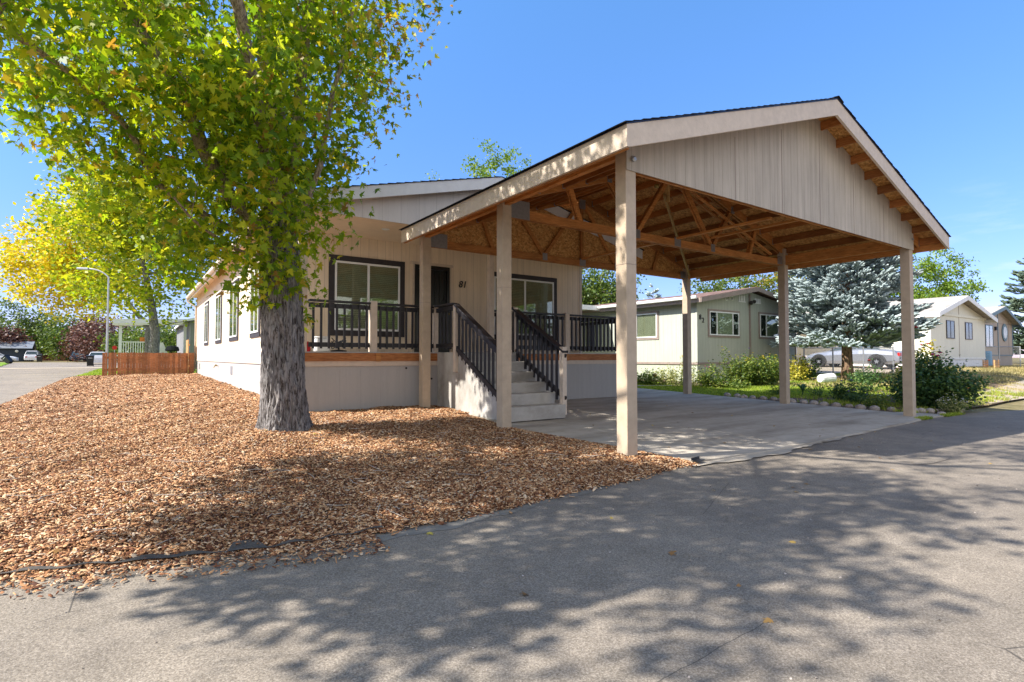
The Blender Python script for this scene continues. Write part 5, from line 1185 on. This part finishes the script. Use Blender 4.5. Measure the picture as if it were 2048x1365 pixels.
# ------------------------------------------------------------------ cars
def make_car(label, loc, rz, paint, L=4.4, W=1.76, H=1.32, kind='coupe', group=None):
    e = thing('parked_car', (0, 0, 0), label, 'car', group)
    hw = W / 2; b = MB()
    if kind == 'coupe': top = [(-.5, .62, .80), (-.46, .88, .90), (-.28, .97, .96), (-.12, .98, 1), (.12, .92, 1), (.22, .88, 1), (.38, .78, .96), (.47, .66, .86), (.5, .50, .74)]
    else: top = [(-.5, .72, .84), (-.47, 1.02, .92), (-.3, 1.06, .97), (-.1, 1.06, 1), (.15, 1.02, 1), (.25, .98, 1), (.40, .90, .96), (.48, .74, .88), (.5, .55, .78)]
    ring = 0; vs = []; fs = []
    for (t, zt, w) in top:
        x = t * L; w = hw * w; sec = [(-w * .93, .20), (-w, .36), (-w, zt * .72), (-w * .94, zt * .93), (-w * .78, zt), (w * .78, zt), (w * .94, zt * .93), (w, zt * .72), (w, .36), (w * .93, .20)]
        vs += [(x, a, c) for a, c in sec]
    m = 10
    for i in range(len(top) - 1):
        for k in range(m): fs.append((i * m + k, i * m + (k + 1) % m, (i + 1) * m + (k + 1) % m, (i + 1) * m + k))
    fs += [tuple(range(m)), tuple((len(top) - 1) * m + k for k in range(m))]
    b.add(vs, fs).build('body', paint, e, smooth=False, bevel=.02)
    if kind == 'coupe': g0, g1, r0, r1 = (-.34, .20, -.20, .03)
    else: g0, g1, r0, r1 = (-.46, .24, -.38, .08)
    zt = .93 if kind == 'coupe' else 1.02; w0, w1 = hw * .84, hw * .64
    def quadp(x0, x1, wa, wb, za, zb_): return [(x0[0] * L, -wa, za), (x0[1] * L, -wa, za), (x1[1] * L, -wb, zb_), (x1[0] * L, -wb, zb_), (x0[0] * L, wa, za), (x0[1] * L, wa, za), (x1[1] * L, wb, zb_), (x1[0] * L, wb, zb_)]
    V = quadp((g0, g1), (r0, r1), w0, w1, zt - .03, H - .05); F = [(0, 1, 2, 3), (4, 7, 6, 5), (0, 3, 7, 4), (1, 5, 6, 2), (3, 2, 6, 7)]
    MB().add(V, F).build('windows', M_CARGLASS, e)
    V = quadp((r0 - .015, r1 + .02), (r0 + .02, r1 - .02), w1 + .02, w1 - .08, H - .06, H); MB().add(V, [(0, 1, 2, 3), (4, 7, 6, 5), (0, 3, 7, 4), (1, 5, 6, 2), (3, 2, 6, 7), (0, 4, 5, 1)]).build('roof', paint, e)
    for s in (-1, 1):
        mb = MB()
        for (a, c) in ((g0, r0), (g1, r1), ((g0 + g1) / 2 - .02, (r0 + r1) / 2 - .01)): mb.beam((a * L, s * (w0 + .005), zt - .03), (c * L, s * (w1 + .01), H - .04), .05, .03)
        mb.build('pillars', paint, e)
    for sx in (-.30, .31):
        for s in (-1, 1):
            x = sx * L; w_ = bpy.data.objects.new('wheel', None); COL.objects.link(w_); w_.location = (x, s * (hw - .10), .32); w_.parent = e
            MB().lathe([(.20, -.1), (.31, -.1), (.325, -.07), (.325, .07), (.31, .1), (.20, .1)], (x, s * (hw - .09), .325), 24, 'y').build('tyre', M_TYRE, w_)
            rm = MB().lathe([(.205, -.01), (.215, .02), (.205, .03)], (x, s * (hw - .02), .325), 24, 'y')
            for k in range(5):
                a = 2 * PI * k / 5 + .3; rm.beam((x, s * (hw + .0), .325), (x + .2 * math.cos(a), s * (hw - .01), .325 + .2 * math.sin(a)), .05, .03, (0, 1, 0))
            rm.build('rim', M_SILVER, w_)
            MB().prism([(x + .40 * math.cos(a), .33 + .38 * math.sin(a)) for a in np.linspace(-.15, PI + .15, 14)], s * (hw - .03), s * (hw + .004), 'y').build('wheel_arch', M_BLACK, e)
    for s in (-1, 1):
        MB().box(-.503 * L, -.485 * L, s * hw * .5, s * hw * .78, .60, .76).build('tail_lamp', M_REDL, e)
        MB().box(.475 * L, .497 * L, s * hw * .42, s * hw * .74, .50, .62).build('headlight', M_VINYL, e)
    MB().box(-.47 * L, .46 * L, -hw * .965, -hw * .95, .33, .36).box(-.47 * L, .46 * L, hw * .95, hw * .965, .33, .36).build('side_moulding', M_BLACK, e)
    MB().box(-.51 * L, -.495 * L, -.27, .27, .42, .54).build('number_plate', M_WHITE, e)
    e.location = (loc[0], loc[1], gz(*loc)); e.rotation_euler = (0, 0, rz); return e
make_car('silver coupe parked behind the chain link fence under the spruce', (30.9, 13.05), PI / 2, M_SILVER, 4.5, 1.8, 1.30)
make_car('white car mostly hidden behind the bin and the cedar fence', at(197, 63), PI / 2, M_WHITECAR, 4.4, 1.8, 1.42, 'suv', 'cars at the far end of the street')
make_car('dark car facing the camera in front of the far wooden fence', at(157, 84), -PI / 2, M_DARKCAR, 4.6, 1.9, 1.65, 'suv', 'cars at the far end of the street')
make_car('white car at the left picture edge beside the leaning bin', at(-8, 74), 0.0, M_WHITECAR, 4.5, 1.8, 1.4, 'coupe', 'cars at the far end of the street')
make_car('pale car with red tail lamp next to the navy shed', at(67, 84), PI / 2, M_WHITECAR, 4.4, 1.8, 1.6, 'suv', 'cars at the far end of the street')

# wheeled bins
def make_bin(x, y, label, tilt=0, rz=0):
    z = gz(x, y); e = thing('wheeled_bin', (0, 0, 0), label, 'bin', 'wheeled bins by the far street')
    MB().add([(-.24, -.24, .04), (.24, -.24, .04), (.24, .24, .04), (-.24, .24, .04), (-.29, -.32, .98), (.29, -.32, .98), (.29, .32, .98), (-.29, .32, .98)], [(0, 3, 2, 1), (4, 5, 6, 7), (0, 1, 5, 4), (1, 2, 6, 5), (2, 3, 7, 6), (3, 0, 4, 7)]).build('body', M_BLACK, e, bevel=.02)
    MB().prism([(-.34, .981), (.35, .981), (.33, 1.03), (0, 1.08), (-.32, 1.03)], -.31, .31, 'x').build('lid', M_BLACK, e)
    MB().box(-.16, .16, -.318, -.310, .78, .82).build('marking', M_WHITE, e)
    MB().tube([(-.28, .38, .95), (.28, .38, .95)], .018, 6).build('handle', M_BLACK, e)
    for s in (-1, 1): MB().lathe([(.05, -.03), (.12, -.03), (.12, .03), (.05, .03)], (s * .24, .26, .12), 14, 'x').build('wheel', M_TYRE, e)
    e.location = (x, y, z); e.rotation_euler = (0, tilt, rz)
    return e
make_bin(*at(181, 53), 'black wheeled bin standing at the corner of the cedar fence'); make_bin(*at(79, 76), 'black wheeled bin standing beside the navy shed'); b = make_bin(*at(22, 65), 'black wheeled bin leaning over on the grass at the left', -.75, -.6)
b.location.z += .05
# street lamp
x, y = at(214, 28); z = gz(x, y)
sl = thing('street_lamp', (x, y, z), 'tall thin grey street lamp with a curved arm reaching left', 'street lamp')
MB().tube([(x, y, z - .1), (x, y, z + 5.05)], [.065, .04], 10).build('pole', M_STEEL, sl)
u = np.array([-.8208, .5712]); pts = [(x, y, z + 5.0)]
for k in range(1, 9):
    t_ = k / 8; pts.append((x + u[0] * 1.0 * t_ ** 1.3, y + u[1] * 1.0 * t_ ** 1.3, z + 5.0 + .45 * math.sin(t_ * PI / 2)))
MB().tube(pts, .035, 8).build('arm', M_STEEL, sl)
e_ = pts[-1]; MB().beam(e_, (e_[0] + u[0] * .6, e_[1] + u[1] * .6, e_[2] + .02), .24, .10).build('lamp_head', M_STEEL, sl, bevel=.02)
# navy shed
sd = thing('shed', (-16, 114, .7), 'navy shed with a grey metal roof at the far left end of the street', 'shed')
MB().prism([(110.5, .4), (114.5, .4), (114.5, 2.75), (112.5, 3.65), (110.5, 2.75)], -20, -13.1, 'x').build('walls', M_NAVY, sd)
MB().prism([(110.1, 2.58), (112.5, 3.66), (112.5, 3.74), (110.1, 2.66)], -20.3, -12.8, 'x').build('roof', M_MROOF, sd); MB().prism([(114.9, 2.58), (112.5, 3.66), (112.5, 3.74), (114.9, 2.66)], -20.3, -12.8, 'x').build('roof', M_MROOF, sd)
MB().ball((-14.6, 110.35, 2.2), .22, 8).build('wall_lamp', M_CREAM, sd)
# far fence and canopy
ff = thing('wooden_fence', (*at(120, 98), .6), 'tall brown wooden fence at the far end of the street', 'fence')
a_, b_ = np.array(at(84, 98)), np.array(at(158, 98))
for k in range(50):
    p0 = a_ + (b_ - a_) * k / 50; p1 = a_ + (b_ - a_) * (k + .93) / 50; MB().beam((*p0, 1.5), (*p1, 1.5), .03, 1.9 + r.uniform(-.04, .04)).build('picket', M_CEDAR, ff)
x, y = at(132, 92); z = gz(x, y); cn = thing('canopy', (x, y, z), 'pale peaked garden canopy before the far wooden fence', 'canopy')
MB().add([(x - 1.4, y - 1.4, z + 2.0), (x + 1.4, y - 1.4, z + 2.0), (x + 1.4, y + 1.4, z + 2.0), (x - 1.4, y + 1.4, z + 2.0), (x, y, z + 2.7), (x, y, z + 2.0)], [(0, 1, 4), (1, 2, 4), (2, 3, 4), (3, 0, 4), (0, 1, 5), (1, 2, 5), (2, 3, 5), (3, 0, 5)]).build('roof', M_MROOF, cn)
for q in ((-1.3, -1.3), (1.3, -1.3), (1.3, 1.3), (-1.3, 1.3)): MB().box(x + q[0] - .06, x + q[0] + .06, y + q[1] - .06, y + q[1] + .06, z, z + 2.0).build('post', M_STEEL, cn)
x, y = at(229, 56); z = gz(x, y); ss = thing('road_sign', (x, y, z), 'small round red sign beside the porch post', 'sign')
MB().tube([(x, y, z), (x, y, z + 2.0)], .03, 6).build('post', M_STEEL, ss); MB().lathe([(.22, 0), (.22, .02), (.001, .02)], (x, y - .05, z + 1.85), 8, 'y').build('plate', M_REDL, ss)

# ------------------------------------------------------------------ garden plants
def plant(name, label, x, y, h, r, ns, lm, ls, nl, fl=None, nf=0, fs=.05, group=None, cat='plant', up=.6, stem=None, z0=None, spread=.5, fz=.8, lz=(.1, 1)):
    z0 = gz(x, y) + .01 if z0 is None else z0; e = thing(name, (x, y, z0), label, cat, group); st_ = MB(); P = []; tips = []
    for k in range(ns):
        a = rng.uniform(0, 2 * PI); rr = r * math.sqrt(rng.random()); hh = h * (1 - .45 * (rr / r) ** 2) * rng.uniform(.7, 1.05); tip = np.array([x + rr * math.cos(a), y + rr * math.sin(a), z0 + hh]); base = np.array([x + rr * .3 * math.cos(a), y + rr * .3 * math.sin(a), z0 - .02])
        mid = (base + tip) / 2 + rng.normal(0, .06 * h, 3) * [1, 1, .2]; pts = [base, (base * .5 + mid * .5), mid, (tip * .5 + mid * .5) + rng.normal(0, .02 * h, 3), tip]; st_.tube(pts, [.006 * (1 + h), .005, .004, .003, .002], 4, cap=False); tips.append(tip)
        m = nl // ns; t = rng.uniform(lz[0], lz[1], m); idx = t * 3.999; i0 = idx.astype(int); f = (idx - i0)[:, None]; pp = np.array(pts); q = pp[i0] * (1 - f) + pp[i0 + 1] * f
        P.append(q + rng.normal(0, 1, q.shape) * spread * ls * 2.0)
    st_.build('stems', stem or M_ROSEL, e, fix=False); P = np.concatenate(P); P[:, 2] = np.maximum(P[:, 2], z0 + .01)
    np_inst('foliage', RHO, [(0, 1, 2, 3)], leaf_mats(len(P), ls, up, .1, .3), P, lm, e)
    if nf:
        tips = sorted(tips, key=lambda q: -q[2])[:max(nf, 1)]
        for k in range(nf):
            q = tips[k % len(tips)] + rng.normal(0, .04, 3) * (k >= len(tips)); b = MB(); n_ = 7
            for j in range(n_):
                a = 2 * PI * j / n_; b.add([(q[0], q[1], q[2] - .2 * fs), (q[0] + fs * math.cos(a - .5), q[1] + fs * math.sin(a - .5), q[2] + .25 * fs), (q[0] + 1.15 * fs * math.cos(a), q[1] + 1.15 * fs * math.sin(a), q[2] + .35 * fs), (q[0] + fs * math.cos(a + .5), q[1] + fs * math.sin(a + .5), q[2] + .25 * fs)], [(0, 1, 2, 3)])
            b.ball((q[0], q[1], q[2] + .15 * fs), fs * .6, 6, (1, 1, .7)).build('flower', fl, e, fix=False)
    return e
# rose bed right of the carport
plant('rose_bush', 'dense dark green rose bush with pink blooms just right of the right front post', 15.75, 4.95, 1.30, .92, 60, M_ROSEL, .075, 9500, M_PINK, 3, .06, cat='bush', spread=.75)
plant('rose_bush', 'lime leaved upright rose shoots rising from the back of the dark bush', 16.3, 5.3, 1.65, .65, 20, M_YWEED, .080, 2400, M_RED, 4, .055, cat='bush', spread=.6, lz=(.45, 1))
plant('rose_bush', 'single tall rose stem with dark red bloom above the dark bush', 15.75, 5.25, 1.95, .08, 2, M_ROSEL, .08, 130, M_RED, 1, .07, cat='bush', lz=(.3, 1))
plant('flowering_plant', 'low mound of tiny white flowers at the foot of the rose bush', 14.95, 4.35, .42, .32, 40, M_PALEWEED, .03, 1200, M_WHITEP, 34, .018)
plant('flowering_plant', 'white flowered plant between the stones and the right post', 14.35, 5.6, .40, .30, 26, M_WEED, .045, 900, M_WHITEP, 12, .022)
plant('garden_plant', 'dark leafy plant behind the edging stones', 15.2, 6.6, .55, .45, 26, M_ROSEL, .06, 1500, M_PURP, 3, .035)
plant('garden_plant', 'loose leafy shrub in front of the spruce trunk', 18.2, 7.4, .95, .65, 18, M_ROSEL, .065, 750, M_RED, 1, .06)
plant('garden_plant', 'tall sparse shrub left of the right front post', 17.0, 6.1, .95, .55, 16, M_WEED, .06, 650, M_PURP, 2, .04)
plant('garden_plant', 'small twiggy plant at the lawn edge behind the stones', 15.6, 7.6, .45, .30, 12, M_ROSEL, .045, 320)
plant('garden_plant', 'low dark clump next to the purple flowered plant', 14.7, 6.2, .38, .32, 20, M_ROSEL, .045, 900, M_PURP, 2, .03)
plant('garden_plant', 'spreading low clump at the foot of the right middle post', 15.0, 8.3, .30, .35, 16, M_WEED, .05, 600)
plant('garden_plant', 'leafy clump beside the spruce trunk', 20.9, 8.6, .5, .6, 22, M_ROSEL, .07, 1000)
plant('garden_plant', 'low weedy clump with a small red flower right of the rose bush', 18.9, 5.3, .35, .45, 22, M_WEED, .05, 800, M_RED, 1, .05)
# corn like plant with arching leaves
x, y = at(1604, 15.6); z = gz(x, y); b = MB()
for k in range(7):
    a = k * 2.4 + .3; L = rng.uniform(.35, .62); V = []; n_ = 9
    for i in range(n_ + 1):
        t_ = i / n_; rr = L * (t_ ** 1.1) * .85; zz = z + .12 + L * (1.5 * t_ - 1.35 * t_ * t_); w = .045 * math.sin(PI * min(1, t_ * .9 + .12)); c_, s_ = math.cos(a), math.sin(a)
        V += [(x + rr * c_ - w * s_, y + rr * s_ + w * c_, zz), (x + rr * c_ + w * s_, y + rr * s_ - w * c_, zz)]
    b.add(V, [(2 * i, 2 * i + 1, 2 * i + 3, 2 * i + 2) for i in range(n_)])
b.tube([(x, y, z), (x, y, z + .22)], .018, 6); tag(b.build('corn_plant', M_ROSEL, fix=False), 'dark corn like plant with arching leaves on the lawn edge', 'plant')
# beds along the sage house
for i, (px, D, h, r_, ns, lm, ls, nl, fl, nf, lab) in enumerate([
    (1290, 19.5, .55, .55, 30, M_WEED, .07, 1200, None, 0, 'low green clump at the left end of the house bed'), (1330, 19.5, .60, .5, 30, M_PALEWEED, .07, 1000, None, 0, 'pale weedy clump below the side window'),
    (1358, 19, 1.15, .5, 12, M_PALEWEED, .06, 700, M_YELP, 5, .0 or 'straggly pale plant with yellow tips left of the far post'), (1385, 18.4, .9, .35, 10, M_PALEWEED, .06, 500, None, 0, 'pale stalks right behind the far post'),
    (1412, 18.2, .75, .35, 18, M_WEED, .07, 800, M_PINK, 2, 'small rose with two pink blooms before the number'), (1438, 18, .35, .3, 18, M_WEED, .08, 500, None, 0, 'low leafy clump in front of the pink rose'),
    (1450, 19.0, 1.35, .55, 14, M_WEED, .07, 1000, M_YELP, 4, 'tall snaking green stalks below the left front window'), (1480, 18.8, 1.0, .6, 34, M_WEED, .08, 2200, M_YELP, 6, 'leafy yellow flowered plants left of the conduit'),
    (1512, 18.8, 1.15, .65, 36, M_WEED, .08, 2600, M_YELP, 9, 'dense yellow flowered plants under the right front window'), (1545, 19.0, 1.1, .6, 30, M_WEED, .08, 2200, M_YELP, 7, 'bushy yellow flowered plants left of the right middle post'),
    (1475, 17.8, .28, .4, 16, M_WEED, .08, 500, None, 0, 'small bright clump at the bed front edge'), (1593, 20.5, 1.05, .45, 18, M_YWEED, .09, 800, M_YELP, 3, 'bright yellow green plant by the corner of the sage house'),
    (1612, 21, .95, .5, 22, M_ROSEL, .08, 1300, M_RED, 3, 'dark red flowered bush right of the yellow green plant'), (1497, 19.3, 1.4, .15, 4, M_ROSEL, .08, 200, M_PURP, 2, 'single tall dark stalk against the sage wall')]):
    x, y = at(px, D); plant('garden_plant', lab, x, y, h, r_, ns, lm, ls, nl, fl, nf, .035, 'plants along the sage house wall')
# solar lamp in that bed
x, y = at(1309, 19.2); z = gz(x, y); lm_ = thing('path_light', (x, y, z), 'small dark path light in the bed below the side window', 'lamp')
MB().tube([(x, y, z), (x, y, z + .3)], .012, 6).build('stake', M_BLACK, lm_); MB().lathe([(.02, .28), (.07, .30), (.08, .36), (.09, .38), (.02, .42)], (x, y, z), 12).build('lamp_head', M_BRASS, lm_)
# white stump lying on its side by the spruce
x, y = at(1652, 19.6); z = gz(x, y) + .16; dv = Vector((.8, -.3, .05)).normalized()
lg = thing('log', (x, y, z), 'white painted log lying on its side left of the spruce trunk', 'log')
p0 = Vector((x, y, z)) - dv * .30; p1 = Vector((x, y, z)) + dv * .28
MB().tube([p0, p0 + dv * .05, p1 - dv * .05, p1], [.13, .16, .18, .175], 14).build('painted_bark', M_ROCK, lg); MB().tube([p1 + dv * .001, p1 + dv * .012], [.165, .15], 14).build('cut_end', M_BRACE, lg)
# edging stones along the slab
stones = [(13.86 + .06 * math.sin(k * 1.7) + max(0, (k - 13)) * .12, 9.2 - k * .265 if k < 16 else 9.2 - 16 * .265 - (k - 16) * .10) for k in range(20)]
for k, (x, y) in enumerate(stones):
    b = MB(); z = gz(x, y); r0 = random.uniform(.085, .115); b.ball((0, 0, 0), r0, 10, (1.0, 1.15, .8), .05)
    o = b.build('edging_stone', M_STONE, smooth=True); o.location = (x, y, z + .035); o.rotation_euler = (random.uniform(-.2, .2), random.uniform(-.2, .2), random.uniform(0, 3))
    ORD = 'first second third fourth fifth sixth seventh eighth ninth tenth eleventh twelfth thirteenth fourteenth fifteenth sixteenth seventeenth eighteenth nineteenth twentieth'.split()
    tag(o, ORD[19 - k] + ' rounded edging stone of the row beside the slab, counted from the right front post', 'stone', 'edging stones along the slab')
for k in range(16):
    x = 14.3 + 2.0 * (k + rng.uniform(.1, .9)) / 16; y = 4.35 + rng.uniform(-.1, .45); b = MB(); r0 = random.uniform(.05, .10); b.ball((0, 0, 0), r0, 8, (1.2, 1, .6), .12)
    o = b.build('rock', M_STONE, smooth=True); o.location = (x, y, gz(x, y) + .02); o.rotation_euler = (0, 0, random.uniform(0, 3)); tag(o, ORD[k] + ' loose grey brown rock below the rose bush counted from its left end', 'rock', 'loose rocks by the rose bush')
# black folded edging scrap at the tip of the mulch
b = MB().prism([(5.42, 3.99), (5.60, 4.02), (5.58, 4.10), (5.44, 4.09)], gz(5.5, 4) + .03, gz(5.5, 4) + .036, 'z').prism([(5.42, 4.08), (5.60, 4.10), (5.60, 4.105), (5.42, 4.086)], gz(5.5, 4) + .03, gz(5.5, 4) + .065, 'z'); tag(b.build('edging_scrap', M_BLACK), 'scrap of black plastic edging at the tip of the mulch', 'plastic scrap')

# ------------------------------------------------------------------ grass
def blades(name, label, pts, h, mat, w=.012, lean=.35):
    pts = np.array(pts); n = len(pts); z = g(pts[:, 0], pts[:, 1]); tv = [(-1, 0, 0), (1, 0, 0), (.55, .15, .6), (0, .35, 1)]
    M = euler_mats(rng.normal(0, lean, n), rng.normal(0, lean, n), rng.uniform(0, 2 * PI, n), np.stack([np.full(n, w), np.full(n, h * .6), h * rng.uniform(.6, 1.3, n)], 1))
    o = np_inst(name, tv, [(0, 1, 2, 3)], M, np.stack([pts[:, 0], pts[:, 1], z], 1), mat); return tag(o, label, 'grass', None, 'stuff')
def region(n, x0, x1, y0, y1, f, near=True):
    out = []; tot = 0
    while tot < n:
        x = rng.uniform(x0, x1, n * 2); y = rng.uniform(y0, y1, n * 2); ok = f(x, y); out.append(np.stack([x[ok], y[ok]], 1)); tot += ok.sum()
    return np.concatenate(out)[:n]
lawn_lo = lambda x: np.interp(x, [13.7, 15.3, 18, 22, 25, 29], [9.0, 7.4, 6.6, 6.6, 7.4, 9.0])
def inlawn(x, y):
    path = (y > np.interp(x, [13.7, 17.4, 21, 27], [13.2, 10.95, 10.7, 9.9])) & (y < np.interp(x, [13.7, 17.4, 21, 27], [13.6, 11.3, 11.1, 10.6]))
    sp = (x - 22.2) ** 2 + (y - 9.5) ** 2 < 1.6 + .8 * np.sin(x * 5)
    return (y > lawn_lo(x)) & ~path & ~((x > 15.9) & (y > 11.6)) & ~(sp & (rng.random(len(x)) < .7))
blades('lawn_grass', 'short bright green lawn grass between the carport and the sage house', region(70000, 13.72, 27, 6.6, 22, inlawn), .055, M_GRASS, .008)
def inbed(x, y): return (y < lawn_lo(x) + .2) & (y > np.interp(x, [13.7, 18, 29], [4.7, 4.5, 5.0])) & (np.sin(x * 2.1 + y * 3.3) + np.sin(x * 5.7 - y * 2.9) > .1)
blades('dry_grass', 'dry yellowish grass tufts in the bed along the road on the right', region(9000, 14.2, 29, 4.4, 9, inbed), .08, M_DRYGRASS, .008)
blades('weeds', 'green weeds in the bed behind the edging stones', region(6000, 14.0, 24, 4.6, 9, inbed), .12, M_GRASS, .010)
blades('dry_grass', 'dry grass growing over the open ground right of the side drive', region(14000, 18, 46, 6.4, 10.2, lambda x, y: (y > 6.3) & (np.sin(x * 1.3 + y * 2.3) > -.5)), .13, M_DRYGRASS, .014)
blades('verge_grass', 'green grass wedge between the street and the cedar fence', region(9000, -2.3, 3.5, 31.3, 50, lambda x, y: x > -2.25), .08, M_GRASS, .014)
blades('crack_weeds', 'small green weeds growing where the slab corner meets the asphalt', region(1300, 12.9, 15.6, 4.0, 4.42, lambda x, y: (np.abs(y - (4.28 - .05 * (x - 13.5))) < .07) & (np.sin(x * 4) > -.2)), .06, M_GRASS, .006)
# fallen leaves on slab, mulch and road
n = 90; px_ = rng.uniform(-.5, 12, n); py_ = rng.uniform(1.2, 9, n); keep = (py_ < 4) | ((px_ > 5.6) & (py_ < 9.8)) | (px_ < 4.6)
px_, py_ = px_[keep], py_[keep]; zz = g(px_, py_) + .035 + np.where(px_ < 5.2, mulch_h(px_, np.maximum(py_, 4)) * (py_ > 4), 0) - np.where(py_ < 3.9, .037, 0)
o = np_inst('fallen_leaves', LEAF5V, [tuple(range(14))], leaf_mats(len(px_), .045, .25, 0), np.stack([px_, py_, zz], 1), m_leaf('dry_leaf', [(0, (.22, .11, .04)), (.6, (.45, .28, .08)), (1, (.55, .45, .08))], .1)); tag(o, 'few dry fallen leaves on the slab and road', 'leaves', None, 'stuff')
# small pebble-like debris on the asphalt
n = 500; x = rng.uniform(-1, 14, n); y = rng.uniform(.8, 3.95, n); M = euler_mats(rng.normal(0, .5, n), rng.normal(0, .5, n), rng.uniform(0, 6, n), rng.uniform(.002, .007, n))
o = np_inst('grit', [(-1, -1, 0), (1, -.8, 0), (1.1, 1, 0), (-.8, 1, 0), (0, 0, 1)], [(0, 1, 4), (1, 2, 4), (2, 3, 4), (3, 0, 4)], M, np.stack([x, y, g(x, y) - .01], 1), M_STONE); tag(o, 'fine loose grit on the asphalt', 'grit', None, 'stuff')
